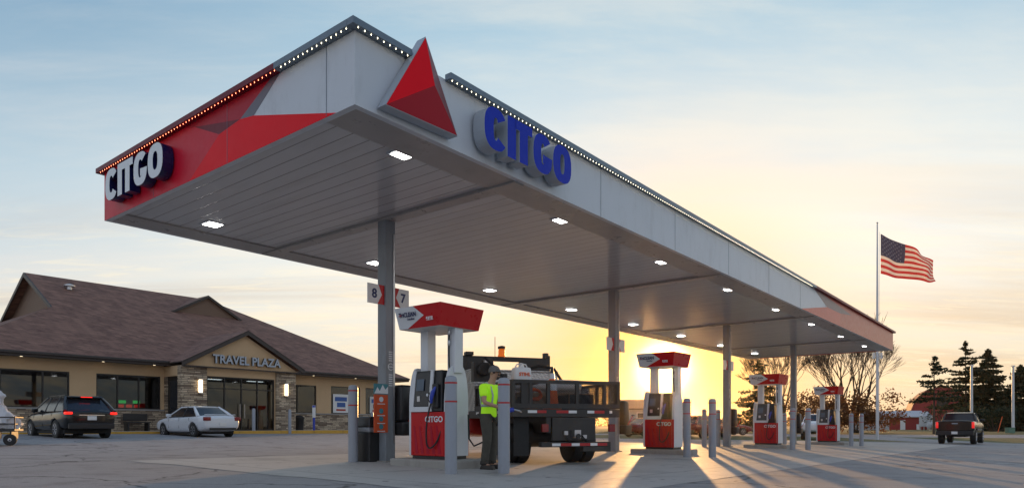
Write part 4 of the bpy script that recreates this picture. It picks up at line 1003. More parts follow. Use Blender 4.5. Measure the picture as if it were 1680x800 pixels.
def pickup(name, lab, loc, rz, pm, tailm, sc=1.0, lit=False):
    o = thing(name, lab, 'pickup truck', loc, rz); o.scale = (sc, sc, sc)
    bd = loft_body('body', o, [(0, .70, 1.38, .94, 1.42), (.02, .66, 1.42, 1.0, 1.45), (.10, .62, 1.43, 1.01, 1.46), (.8, .58, 1.43, 1.01, 1.46), (1.9, .56, 1.42, 1.01, 1.45), (2.9, .54, 1.40, 1.0, 1.43), (4.3, .54, 1.38, 1.0, 1.42), (5.2, .56, 1.34, .99, 1.40), (5.75, .6, 1.22, .96, 1.30), (5.88, .7, 1.05, .88, 1.12)], pm)
    arches(bd, (1.15, 4.8), .54, 1.0)
    b = MB(); b.box((-.80, .12, .95), (.80, 1.78, 1.8), M['dark']); boolean_cut(bd, b)
    for y in (1.15, 4.8):
        for x in (-.84, .84): wheel(o, x, y, .45, .30)
    b = MB(); b.box((-.5, .3, .45), (.5, 5.3, .65), M['dark']); b.build('chassis', o)
    greenhouse(o, 1.39, 1.92, 1.85, 4.35, 1.98, 3.5, .88, .72, pm, (3.0,))
    lights(o, [((.86, -.03, .98), (1.0, .12, 1.36))], tailm)
    b = MB(); b.box((-.83, -.035, .84), (.83, .0, 1.42), pm); tg = b.build('tailgate', o, .015)
    b = MB(); b.box((-.15, -.045, 1.24), (.15, -.036, 1.29), M['silver']); b.build('badge', tg)
    b = MB(); b.box((-.98, -.16, .55), (.98, .02, .80), M['black']); b.build('bumper', o, .03)
    plate(o, -.165, .70); seams(o, (1.9, 3.05, 4.2), .995, .7, 1.34); mirrors(o, 3.9, 1.42, .95, M['black'])
    if lit: lights(o, [((.55, 5.7, .95), (.85, 5.86, 1.15))], M['white'], 'headlight')
    return o
blk = paint('paint_black', (.004, .0045, .005), .2, 0); wht = paint('paint_white', (.72, .74, .77), .3, .05); redp = paint('paint_red', (.16, .012, .014))
x, y = W(4.5, 21.7); suv('parked_suv', 'black suv with lit tail lights parked nose in at the store', on_ground(x, y), ROT, blk, M['brake'])
x, y = W(10.0, 22.1); sedan('parked_car', 'white sedan parked in front of the store entrance', on_ground(x, y), ROT, wht, M['tail'])
pickup('pickup_truck', 'black pickup seen from behind at the right edge of the lot', on_ground(26.5, 40.6), -R(40), blk, M['brake_dim'], .98)
pickup('pickup_truck', 'white pickup parked behind the farthest fuel dispenser', on_ground(24.4, 54.0), -R(207), wht, M['tail'], .97, True)
sedan('parked_car', 'dull red sedan on the road side left of the sunlit dispenser', on_ground(8.6, 50.5), -R(52), redp, M['tail'])
suv('parked_suv', 'dark red suv half hidden behind the sunlit dispenser', on_ground(13.0, 51.0), -R(50), redp, M['tail'])
sedan('parked_car', 'red car with pale roof glimpsed through the gap behind the bollards', on_ground(16.6, 60.8, .02), -R(80), redp, M['tail'])

# ------------------------------------------------------------------ work truck
tk = thing('flatbed_work_truck', 'black flatbed work truck with mesh rails seen from behind', 'truck', on_ground(1.13, 13.75), R(20))
tb = M['truckblack']
b = MB(); b.box((-1.2, .0, .98), (1.2, 3.75, 1.14), tb); b.build('bed_floor', tk, .01)
b = MB()
for x in (-.42, .42): b.box((x - .05, .0, .66), (x + .05, 6.3, .975), tb)
b.build('chassis_frame', tk)
def wires(b, x0, x1, z0, z1, y, ax='x', sp=.036, r=.0045):
    w, h = x1 - x0, z1 - z0; k = -h
    while k < w:
        for sgn in (1, -1):
            a0, a1 = max(0, k), min(w, k + h)
            if a1 > a0:
                p = [(x0 + a0, z0 + (a0 - k)), (x0 + a1, z0 + (a1 - k))] if sgn > 0 else [(x0 + a0, z1 - (a0 - k)), (x0 + a1, z1 - (a1 - k))]
                q = [(u_, y, z_) if ax == 'x' else (y, u_, z_) for u_, z_ in p]
                b.tube(q, r, tb, 3, False)
        k += sp
def gate(name, x0, x1, posts, y, ax, z0=1.15, z1=1.72, solid=()):
    def bx(b, a0, a1, za, zb, d=.03):
        if ax == 'x': b.box((a0, y - d, za), (a1, y + d, zb), tb)
        else: b.box((y - d, a0, za), (y + d, a1, zb), tb)
    b = MB(); bx(b, x0, x1, z1 - .07, z1, .032); bx(b, x0, x1, z0, z0 + .10, .032)
    for p in posts: bx(b, p - .035, p + .035, z0 + .10, z1 - .07, .03)
    for a0, a1 in solid: bx(b, a0, a1, z0 + .1, z1 - .07, .01)
    g = b.build(name, tk)
    b = MB(); wires(b, x0 + .03, x1 - .03, z0 + .1, z1 - .07, y, ax); b.build('wire_mesh', g, fix=False); return g
gate('tailgate', -1.2, 1.2, [-1.165, -.97, -.80, -.42, .22, .84, 1.165], .03, 'x', solid=[(-.95, -.82)])
gate('side_gate', .07, 2.55, [.12, .9, 1.7, 2.5], -1.17, 'y'); gate('side_gate', .07, 3.6, [.12, 1.0, 1.9, 2.8, 3.55], 1.17, 'y')
def tape(x0, x1, y, z, n, name='reflective_tape', w=.055, gaps=()):
    b = MB(); d = (x1 - x0) / n
    for i in range(n):
        if i in gaps: continue
        b.box((x0 + i * d, y - .006, z), (x0 + (i + 1) * d - .004, y - .001, z + w), M['bandred'] if i % 2 else M['white'])
    b.build(name, tk)
def strip(segs, y, z):
    b = MB()
    for i, (x0, x1, r_) in enumerate(segs): b.box((x0, y - .006, z), (x1, y - .001, z + .055), M['bandred'] if r_ else M['white'])
    b.each('reflective_tape', tk)
strip([(-.87, -.674, 0), (-.67, -.47, 1), (-.25, .016, 1), (.02, .20, 0), (.44, .596, 0), (.60, .83, 1), (.95, 1.01, 0)], .0, 1.06)
strip([(-.39, -.204, 0), (-.20, .036, 1), (.04, .216, 0), (.22, .456, 1), (.46, .616, 0), (.62, .84, 1)], -.10, .40)
b = MB()
for i in range(6): b.box((-1.207, .3 + i * .38, 1.06), (-1.201, .3 + i * .38 + .2, 1.115), M['white'] if i % 2 else M['bandred'])
b.each('reflective_tape', tk)
b = MB(); b.box((-.62, -.095, .38), (.93, .05, .48), tb); b.box((.3, -.095, .28), (.93, .05, .379), tb); b.build('bumper', tk, .01)
b = MB(); b.box((-.35, -.02, .50), (.62, .06, .97), tb); b.build('rear_panel', tk, .01)
b = MB(); b.box((.08, -.16, .56), (.22, -.021, .72), M['steel']); b.lathe([(.05, -.2), (.05, -.1)], (.15, 0, .60), M['black'], 12, 1); b.box((-.1, -.06, .62), (-.02, -.021, .70), M['steel']); b.box((.32, -.06, .55), (.4, -.021, .62), M['steel'])
b.tube([(-.05, -.05, .58), (-.02, -.12, .48), (.08, -.10, .47)], .012, M['rubber'], 6); b.tube([(.3, -.05, .6), (.36, -.13, .5), (.42, -.05, .52)], .012, M['rubber'], 6); b.build('tow_hitch', tk, smooth=False)
for x in (-.50, 1.0):
    b = MB(); b.box((x - .07, -.03, .68), (x + .07, .04, .84), M['tail']); b.build('tail_light', tk, .01)
for x in (-.95, ):
    b = MB(); b.box((x - .16, .15, .20), (x + .16, .17, .979), M['rubber']); b.build('mudflap', tk)
b = MB(); b.lathe([(.2, -.5), (.24, -.45), (.24, .35), (.2, .4)], (-.45, .9, .62), tb, 18, 0); b.build('axle_tank', tk, smooth=True)
for s_ in (-1, 1):
    for x in (.62, .90): wheel(tk, s_ * x, 1.15, .42, .25)
    wheel(tk, s_ * .9, 5.35, .42, .25)
b = MB(); b.tube([(-.8, 1.15, .42), (.8, 1.15, .42)], .07, M['black'], 10); b.build('axle', tk)
# diamond plate tool boxes and head rack
b = MB(); b.box((-1.19, 2.62, 1.145), (-.62, 3.68, 1.78), MATS['diamond_plate']); tbx = b.build('tool_box', tk, .012)
b = MB(); b.box((-1.20, 2.60, 1.781), (-.61, 3.70, 1.83), MATS['diamond_plate']); b.build('lid', tbx, .01)
b = MB(); b.box((-1.15, 3.0, 1.84), (1.1, 3.66, 2.12), MATS['diamond_plate']); tbx = b.build('tool_box', tk, .02)
b = MB(); b.box((-1.16, 2.98, 2.121), (1.11, 3.68, 2.16), MATS['diamond_plate']); b.build('lid', tbx, .01)
b = MB()
for x0, x1, z0, z1 in ((-1.2, -1.05, 1.14, 2.55), (1.05, 1.2, 1.14, 2.62), (-1.05, -.35, 2.17, 2.55), (-.35, .35, 2.43, 2.55), (.35, 1.05, 2.17, 2.55), (-1.05, 1.05, 1.14, 1.3)): b.box((x0, 3.70, z0), (x1, 3.78, z1), tb)
for x in (-.35, .35): b.box((x - .04, 3.70, 1.3), (x + .04, 3.78, 2.17), tb)
b.box((1.02, 3.66, 2.551), (1.14, 3.8, 2.68), tb); b.box((-1.1, 3.6, 2.551), (-.9, 3.8, 2.64), tb); b.box((-.62, 3.62, 2.2), (-.5, 3.69, 2.45), M['white']); b.build('head_rack', tk, .008)
b = MB(); b.lathe([(.10, 0), (.10, .04), (.085, .05), (.085, .17), (.06, .2)], (-.12, 3.74, 2.55), mat('beacon_amber', (.75, .13, .01), .3, emit=(1, .2, .01), es=.25), 16); bc = b.build('beacon', tk, smooth=True)
b = MB(); b.lathe([(.10, .201), (.10, .26), (.03, .28)], (-.12, 3.74, 2.55), M['black'], 16); b.build('beacon_cap', bc, smooth=True)
b = MB(); b.tube([(-.30, 3.74, 2.55), (-.30, 3.74, 3.05)], .008, M['black'], 5); b.build('antenna', tk)
b = MB(); b.box((-1.16, 2.75, 1.835), (-.70, 2.97, 2.30), tb); b.box((-.66, 2.8, 1.835), (-.30, 2.97, 2.05), tb); b.lathe([(.13, -.12), (.15, -.1), (.15, .1), (.13, .12)], (-.93, 2.66, 2.12), M['rubber'], 16, 1); b.each('equipment_box', tk, bevel=.01)
b = MB(); b.tube([(-.95, 2.6, 2.4), (-.72, 2.3, 2.1), (-.55, 2.1, 1.75)], .03, M['black'], 8); b.build('pry_bar', tk)
b = MB(); b.tube([(.35, 3.3, 2.2), (.6, 3.0, 2.28), (.95, 2.9, 2.22), (1.1, 2.6, 1.8)], .035, M['rubber'], 8); b.build('suction_hose', tk, smooth=True)
# cab
rp = paint('truck_red', (.42, .012, .012))
cabb = loft_body('cab', tk, [(3.9, .62, 1.32, .92, 1.4), (3.95, .55, 1.36, .98, 1.42), (4.6, .5, 1.36, 1.0, 1.42), (5.4, .5, 1.34, 1.0, 1.42), (5.9, .52, 1.3, .99, 1.4), (6.6, .55, 1.22, .95, 1.32), (6.8, .65, 1.0, .85, 1.15)], rp, 2)
greenhouse(tk, 1.36, 2.08, 3.95, 5.5, 4.0, 5.05, .88, .70, rp, (4.2,)); mirrors(tk, 5.2, 1.45, 1.0, M['black'])
b = MB(); b.box((-1.06, 3.85, .35), (-.98, 5.0, .5), M['steel']); b.build('running_board', tk)
# load on the truck
def truck_pt(x, y, z):
    a = R(20); return (1.13 + x * math.cos(a) - y * math.sin(a), 13.75 + x * math.sin(a) + y * math.cos(a), z + gz(1.13, 13.75))
o = thing('traffic_cone', 'orange traffic cone with white collars standing in the truck bed', 'traffic cone', truck_pt(-.02, .75, 1.30), 0)
b = MB(); b.box((-.19, -.19, -.15), (.19, .19, -.11), M['orange']); b.lathe([(.15, -.109), (.13, 0), (.105, .25)], (0, 0, 0), M['orange'], 18); b.lathe([(.075, .45), (.06, .5)], (0, 0, 0), M['orange'], 18); b.lathe([(.045, .62), (.03, .76)], (0, 0, 0), M['black'], 18); b.each('cone_body', o)
b = MB(); b.lathe([(.105, .251), (.075, .449)], (0, 0, 0), M['face_white'], 18); b.lathe([(.06, .501), (.045, .619)], (0, 0, 0), M['face_white'], 18); b.each('white_collar', o)
o = thing('fuel_jug', 'white plastic sprayer tank with orange STIHL lettering on the truck bed', 'jug', truck_pt(-.78, .6, 1.74), R(20))
b = MB(); b.box((-.20, -.13, -.02), (.20, .13, .27), M['white'], taper=(.92, .9)); b.build('tank', o, .05, seg=3, smooth=True)
b = MB(); b.lathe([(.06, .265), (.06, .31), (.03, .33)], (0, 0, 0), M['white'], 14); b.tube([(-.14, 0, .25), (-.1, 0, .33), (0, 0, .35), (.1, 0, .33), (.14, 0, .25)], .014, M['white'], 6); b.build('cap', o, smooth=True)
text('lettering', 'STIHL', .10, (.03, -.135, .12), '-y', o, M['orange'], .002, .003)
b = MB(); b.box((-.3, -.2, -.08), (.3, .2, -.021), tb); b.build('tray', o)
for k, (x, y, z, r, l, m_, lab) in enumerate(((.1, 1.6, 1.72, .13, 1.9, M['poly'], 'long white roll of sheeting lying across the truck bed'), (.45, 2.0, 1.58, .14, 1.9, M['poly'], 'grey white tarp roll behind the traffic cone'), (.2, 2.4, 1.80, .07, 2.1, M['face_white'], 'white pipe lying on top of the truck load'))):
    o = thing('load_roll', lab, 'roll', truck_pt(x, y, z), R(20 + (3, -5, 2)[k]))
    b = MB(); b.lathe([(r * .9, -l / 2), (r, -l / 2 + .03), (r * 1.04, 0), (r, l / 2 - .03), (r * .9, l / 2)], (0, 0, 0), m_, 16, 0); b.build('roll_body', o, smooth=True)
o = thing('load_crates', 'dark gear heaped in the truck bed behind the mesh', 'cargo', truck_pt(0, 1.9, 1.14), R(20))
b = MB(); b.box((-.5, -.5, 0), (.9, .6, .40), M['wood']); b.box((-.9, -.9, 0), (-.55, 0, .3), M['truckblack']); b.box((.3, -1.3, 0), (.9, -.6, .35), M['inner']); b.build('crates', o, .02)
o = thing('orange_hose', 'coil of orange hose behind the left mesh of the tailgate', 'hose', truck_pt(-.60, .28, 1.42), R(20))
b = MB()
for k in range(6):
    q = [(.15 * math.cos(a) * (1 + .08 * math.sin(3 * a + k)), .04 * math.sin(2 * a + k) + k * .015, .10 * math.sin(a) + .01 * k) for a in [i * PI / 8 for i in range(17)]]
    b.tube(q, .014, M['orange'], 6, False)
b.build('hose_coil', o, smooth=True, fix=False)

# ------------------------------------------------------------------ the man refuelling
def skinned(verts, edges, m, name, parent, sub=2, extra=None):
    me = bpy.data.meshes.new(name); me.from_pydata([v[:3] for v in verts], edges, []); me.update()
    o = bpy.data.objects.new(name, me); COL.objects.link(o)
    o.modifiers.new('skin', 'SKIN')
    if not me.skin_vertices: raise RuntimeError('no skin layer')
    for i, v in enumerate(verts):
        r = v[3]; r = r if isinstance(r, tuple) else (r, r)
        me.skin_vertices[0].data[i].radius = r; me.skin_vertices[0].data[i].use_root = (i == 0)
    s_ = o.modifiers.new('sub', 'SUBSURF'); s_.levels = sub; s_.render_levels = sub
    realise(o); me = o.data
    if extra:
        bm = bmesh.new(); bm.from_mesh(me); em_ = extra.mesh('x'); bm.from_mesh(em_); bm.to_mesh(me); bm.free(); bpy.data.meshes.remove(em_)
    me.materials.clear(); me.materials.append(m); me.polygons.foreach_set('material_index', [0] * len(me.polygons))
    me.polygons.foreach_set('use_smooth', [True] * len(me.polygons)); o.parent = parent; return o
man = thing('person', 'man in a lime safety shirt, grey cap and work trousers refuelling the truck', 'person', on_ground(-.42, 12.30), R(-122))
HD = (0, .13, 1.73)
V_ = [(0, 0, 1.0, (.12, .085)), (0, .0, 1.15, (.12, .09)), (0, .02, 1.34, (.14, .10)), (0, .03, 1.48, (.10, .075)), (0, .06, 1.57, .058), (0, .10, 1.65, .062), (0, .12, 1.74, (.074, .095)), (0, .12, 1.82, .055),
      (.19, .02, 1.47, .062), (.27, .08, 1.20, .046), (.16, .30, 1.12, .033), (.11, .38, 1.11, (.036, .022)),
      (-.19, .02, 1.47, .062), (-.27, .08, 1.21, .046), (-.13, .32, 1.10, .033), (-.08, .40, 1.09, (.036, .022)),
      (.10, 0, .92, .095), (.12, .04, .52, .062), (.125, -.02, .10, .042), (.135, .14, .04, .04),
      (-.10, 0, .92, .095), (-.13, .03, .52, .062), (-.14, -.04, .10, .042), (-.155, .12, .04, .04)]
E_ = [(0, 1), (1, 2), (2, 3), (3, 4), (4, 5), (5, 6), (6, 7), (2, 8) if False else (3, 8), (8, 9), (9, 10), (10, 11), (3, 12), (12, 13), (13, 14), (14, 15), (0, 16), (16, 17), (17, 18), (18, 19), (0, 20), (20, 21), (21, 22), (22, 23)]
n0 = len(V_)
for side, (hx, hy, hz) in ((11, (.11, .38, 1.11)), (15, (-.08, .40, 1.09))):
    sg_ = 1 if side == 11 else -1
    for k, (dx, ln) in enumerate(((-.03, .07), (-.01, .08), (.01, .075), (.03, .06))):
        i = len(V_); V_.append((hx - sg_ * .015, hy + .035 - .01 * abs(k - 1), hz - .0 + dx, .010)); V_.append((hx - sg_ * (.015 + ln * .6), hy + .05, hz + dx - .01, .009)); V_.append((hx - sg_ * (.01 + ln * .7), hy + .015, hz + dx - .015, .008))
        E_ += [(side, i), (i, i + 1), (i + 1, i + 2)]
    i = len(V_); V_.append((hx - sg_ * .02, hy - .01, hz + .045, .011)); V_.append((hx - sg_ * .05, hy + .02, hz + .05, .009)); E_ += [(side, i), (i, i + 1)]
ex = MB()
fy = HD[1] + .095
ex.tube([(0, fy - .01, 1.755), (0, fy + .018, 1.72), (0, fy - .005, 1.705)], [.008, .014, .008], M['tan'], 6)
for s_ in (-1, 1): ex.lathe([(.006, -.01), (.028, 0), (.006, .012)], (s_ * .078, .115, 1.735), M['tan'], 8, 0)
ex.tube([(-.028, fy - .012, 1.672), (0, fy - .004, 1.670), (.028, fy - .012, 1.672)], .007, M['tan'], 5)
skinned(V_, E_, M['tan'], 'body', man, 2, ex)
b = MB()
for s_ in (-1, 1): b.lathe([(.004, -.004), (.013, 0), (.004, .006)], (s_ * .03, fy - .010, 1.745), M['dark'], 8, 1)
b.tube([(-.06, fy - .02, 1.748), (0, fy - .002, 1.75), (.06, fy - .02, 1.748)], .006, M['dark'], 5); b.build('eyes', man)
sh_ = [(0, 0, .90, (.19, .15)), (0, 0, 1.02, (.175, .14)), (0, .0, 1.16, (.165, .13)), (0, .02, 1.34, (.19, .14)), (0, .03, 1.48, (.14, .105)), (0, .045, 1.535, (.085, .08)),
       (.20, .02, 1.47, .085), (.255, .06, 1.29, .075), (-.20, .02, 1.47, .085), (-.255, .06, 1.29, .075)]
skinned(sh_, [(0, 1), (1, 2), (2, 3), (3, 4), (4, 5), (4, 6), (6, 7), (4, 8), (8, 9)], M['hivis'], 'shirt', man, 2)
def band(pts, r, name='reflective_band'):
    b = MB(); b.tube(pts, r, M['grey_tape'], 6); return b.build(name, man, smooth=True)
b = MB()
def tor(zc, rx, ry, cy, h):
    n = 28; vs = []
    for z in (zc - h, zc + h):
        for q in (1.0,):
            vs += [(rx * math.cos(2 * PI * k / n), cy + ry * math.sin(2 * PI * k / n), z) for k in range(n)]
    b.add(vs, [(k, (k + 1) % n, n + (k + 1) % n, n + k) for k in range(n)], M['grey_tape'])
tor(1.15, .172, .140, .003, .024); bb_ = b.build('reflective_band', man, smooth=True)
md = bb_.modifiers.new('so', 'SOLIDIFY'); md.thickness = .012; p_ = bb_.parent; realise(bb_)
for s_ in (-1, 1): band([(s_ * .10, -.10, 1.17), (s_ * .11, -.115, 1.32), (s_ * .115, -.07, 1.47), (s_ * .11, .03, 1.565), (s_ * .115, .12, 1.48), (s_ * .115, .165, 1.33), (s_ * .10, .135, 1.18)], .017)
tr_ = [(0, 0, 1.05, (.15, .115)), (.10, .0, .90, .118), (.115, .035, .70, .105), (.12, .045, .52, .088), (.125, .01, .30, .080), (.13, -.01, .12, .078), (-.10, .0, .90, .118), (-.12, .03, .70, .105), (-.13, .035, .52, .088), (-.135, 0, .30, .08), (-.145, -.03, .12, .078)]
skinned(tr_, [(0, 1), (1, 2), (2, 3), (3, 4), (4, 5), (0, 6), (6, 7), (7, 8), (8, 9), (9, 10)], M['trouser'], 'trousers', man, 2)
for s_, fx_, fy_ in ((1, .13, .0), (-1, -.15, -.02)):
    b = MB(); b.box((fx_ - .055, fy_ - .09, .0), (fx_ + .055, fy_ + .21, .085), M['boot'], taper=(.85, .8)); b.box((fx_ - .05, fy_ - .08, .084), (fx_ + .05, fy_ + .06, .16), M['boot']); b.build('boot', man, .02, seg=3, smooth=True)
b = MB()
dome = [(.104 * math.cos(a), .09 * math.sin(a)) for a in [i * PI / 2 / 7 for i in range(7)]] + [(.004, .09)]
b.lathe([(.104, -.035)] + dome, (0, 0, 0), M['cap'], 24); b.v = [(x * .86, y * 1.05 + .118, z + 1.785) for x, y, z in b.v]
b.prism([(.075 * math.cos(a), .195 + .10 * math.sin(a)) for a in [i * PI / 10 for i in range(11)]], 2, 1.752, 1.762, M['cap']); b.build('cap', man, smooth=True)
b = MB(); b.lathe([(.099, -.02), (.1, .02)], (0, 0, 0), mat('hair', (.05, .035, .02), .8), 20); b.v = [(x * .82, y * .85 + .10, z + 1.745) for x, y, z in b.v]; b.build('hair', man, smooth=True)
o = thing('fuel_nozzle', 'blue grip fuel nozzle and black hose held by the man at the truck filler', 'fuel nozzle', (0, 0, 0))
hb = man.matrix_world
a = R(-122); hx, hy = man.location[0] + (.0 * math.cos(a) - .46 * math.sin(a)), man.location[1] + (.0 * math.sin(a) + .46 * math.cos(a))
b = MB(); b.tube([(hx - .16, hy - .02, .98), (hx - .05, hy, 1.06), (hx + .06, hy + .02, 1.08)], [.02, .045, .04], M['postblue'], 10); b.build('grip', o, smooth=True)
b = MB(); b.tube([(hx + .06, hy + .02, 1.08), (hx + .16, hy + .10, 1.06), (hx + .20, hy + .22, 1.04)], .014, M['steel'], 8); b.build('spout', o, smooth=True)
b = MB(); b.tube([(-.82, 12.75, 1.0), (-.80, 12.62, .55), (-.70, 12.5, .42), (-.52, 12.45, .5), (-.3, 12.4, .75), (hx - .16, hy - .02, .98)], .017, M['rubber'], 8); b.build('hose', o, smooth=True)

# ------------------------------------------------------------------ wrapped cart at the left edge
x, y = -15.25, 20.3
o = thing('wagon_cart', 'four wheeled black wagon cart at the left edge of the lot', 'cart', on_ground(x, y), R(22))
b = MB(); b.box((-1.2, -.45, .42), (.42, .45, .50), M['black']); b.build('deck', o, .01)
b = MB()
for z in (.62, .82):
    b.box((-1.2, -.47, z), (.44, -.455, z + .035), M['black'])
for x_ in (-1.1, -.5, -.05, .42): b.box((x_ - .015, -.454, .5), (x_ + .015, -.43, .86), M['black'])
b.box((.40, -.45, .62), (.42, .45, .655), M['black']); b.box((.40, -.45, .82), (.42, .45, .855), M['black']); b.build('rail', o)
b = MB(); b.box((-1.15, -.452, .66), (.1, -.44, .80), M['white']); b.build('side_board', o)
for xx in (-1.0, -.12, .30)[1:] + (-1.0,):
    e = thing('wheel', None, None, (xx, -.42, .17)); e.parent = o
    b = MB(); b.lathe([(.08, -.05), (.15, -.05), (.17, -.03), (.17, .03), (.15, .05), (.08, .05)], (0, 0, 0), M['rubber'], 20, 1); b.build('tyre', e, smooth=True)
    b = MB(); b.lathe([(.08, -.045), (.02, -.055), (.02, .045)], (0, 0, 0), M['steel'], 14, 1); b.build('rim', e)
b = MB()
for xx in (-.12, .30): b.box((xx - .02, -.36, .2), (xx + .02, .3, .42), M['black'])
b.build('axle_frame', o)
o2 = thing('wrapped_bundle', 'tall bundle wrapped in white plastic on the wagon cart', 'wrapped goods', (x, y, gz(x, y) + .5), R(22))
b = MB(); n = 22
prof0 = [(.60, 0), (.60, .22), (.50, .40), (.36, .58), (.25, .72), (.21, .86), (.25, .97), (.19, 1.10), (.04, 1.20)]
prof = []
for a_, c_ in zip(prof0[:-1], prof0[1:]):
    for q in range(4): prof.append((a_[0] + (c_[0] - a_[0]) * q / 4, a_[1] + (c_[1] - a_[1]) * q / 4))
prof.append(prof0[-1]); n = 56
for j, (r, z) in enumerate(prof):
    for k in range(n):
        a = 2 * PI * k / n; p = Vector((math.cos(a) * 2.4, math.sin(a) * 2.4, z * 2.6))
        rr = r * (1 + .30 * noise.noise(p) + .16 * (1 - abs(noise.noise(p * 2.3)) * 2.2) + .06 * noise.noise(p * 6))
        b.v.append((-.25 + rr * 1.0 * math.cos(a), rr * .62 * math.sin(a), z + .05 * noise.noise(p * 2)))
b.f = [(j * n + k, j * n + (k + 1) % n, (j + 1) * n + (k + 1) % n, (j + 1) * n + k) for j in range(len(prof) - 1) for k in range(n)] + [[(len(prof) - 1) * n + k for k in range(n)]]
b.m = [b.mi(M['poly'])] * len(b.f); b.build('plastic_wrap', o2, smooth=True)
b = MB(); b.box((-1.1, -.38, .0), (-.45, .3, .34), M['wood']); b.build('brown_carton', o2, .02)

# ------------------------------------------------------------------ flag pole
fx_, fy_ = 28.0, 52.0
g = gz(fx_, fy_)
o = thing('flagpole', 'tall white flagpole rising behind the far end of the canopy', 'flagpole', (fx_, fy_, g))
b = MB(); b.tube([(0, 0, 0), (0, 0, 8), (0, 0, 16.2 - g)], [.11, .09, .045], M['polewhite'], 12); b.build('pole', o, smooth=True)
b = MB(); b.lathe([(.01, -.08), (.08, 0), (.01, .08)], (0, 0, 16.28 - g), M['steel'], 12); b.build('finial', o, smooth=True)
for s_ in (-1, 1): b = MB(); b.box((s_ * .28 - .07, -.1, 5.9 - g), (s_ * .28 + .07, .1, 6.35 - g), M['steel']); b.box((min(0, s_ * .2), -.03, 6.05 - g), (max(0, s_ * .2), .03, 6.12 - g), M['steel']); b.build('floodlight', o)
b = MB(); b.tube([(.14, 0, 1.5), (.16, 0, 15.6 - g)], .012, M['white'], 4); b.build('halyard', o)
def fl(s_, t_):
    top = 15.45 - 2.05 * s_ ** 1.05 - .12 * math.sin(3.2 * s_ * PI) * s_; h = 3.05 - 1.45 * s_ ** 1.4
    fold = .10 * math.sin(9 * s_ + 3 * t_) * s_
    return (.26 + 4.25 * s_ + .10 * math.sin(t_ * 5) * s_, .42 * math.sin(8.5 * s_ - 2.2 * t_) * (s_ ** .6) + .14 * math.sin(19 * s_ + 4 * t_) * s_, top - h * t_ + fold)
o = thing('national_flag', 'striped red and white flag with dark starry canton flying from the pole', 'flag', (fx_, fy_, 0))
b = MB(); NS, NTt = 60, 26
vs = [fl(i / NS, j / NTt) for j in range(NTt + 1) for i in range(NS + 1)]
for mm, test in ((M['flagblue'], lambda i, j: i < NS * .42 and j < 14), (M['flagred'], lambda i, j: not (i < NS * .42 and j < 14) and (j // 2) % 2 == 0), (M['flagwhite'], lambda i, j: not (i < NS * .42 and j < 14) and (j // 2) % 2 == 1)):
    b.add(vs, [(j * (NS + 1) + i, j * (NS + 1) + i + 1, (j + 1) * (NS + 1) + i + 1, (j + 1) * (NS + 1) + i) for j in range(NTt) for i in range(NS) if test(i, j)], mm)
b.build('cloth', o, smooth=True, fix=False)
b = MB()
for r_ in range(9):
    for c_ in range(6 if r_ % 2 == 0 else 5):
        s0 = (.42 * (c_ * 2 + 1 + (r_ % 2)) / 12.2); t0 = .538 * (r_ + 1) / 10
        p = Vector(fl(s0, t0)) + Vector((0, -.015, 0)); b.add([(p.x + .055 * math.cos(a) * (1 if k % 2 == 0 else .4), p.y, p.z + .055 * math.sin(a) * (1 if k % 2 == 0 else .4)) for k, a in enumerate([PI / 2 + i * PI / 5 for i in range(10)])], [list(range(10))], M['flagwhite'])
b.build('stars', o, fix=False)

# ------------------------------------------------------------------ poles
for (px, yy, top, lab) in ((1594, 78, 600, 'white pole behind the black pickup, before the dense spruce'), (1662, 78, 601, 'white utility pole near the right edge before the red shed')):
    x = (px - 840) / 1113 * yy; g = gz(x, yy); o = thing('utility_pole', lab, 'pole', (x, yy, g))
    h = .8 + (697 - top) * yy / 1113 - g
    b = MB(); b.tube([(0, 0, 0), (0, 0, h)], [.16, .12], M['polewhite'], 10); b.build('pole', o, smooth=True)
    b = MB(); b.box((-.18, -.1, h), (.18, .1, h + .14), M['steel']); b.build('pole_cap', o)
x = (1640 - 840) / 1113 * 76; o = thing('marker_rod', 'leaning orange marker rod in the grass by the red shed', 'marker', on_ground(x, 76)); b = MB(); b.tube([(-.2, 0, 0), (.3, 0, 1.8)], .04, M['orange'], 6); b.build('rod', o)
x = (1657 - 840) / 1113 * 74; o = thing('utility_box', 'low green utility box in the grass by the right pole', 'utility box', on_ground(x, 74)); b = MB(); b.box((-.35, -.3, 0), (.35, .3, .55), mat('box_green', (.12, .22, .16), .6)); b.box((-.38, -.33, .551), (.38, .33, .6), MATS['box_green']); b.build('cabinet', o, .02)

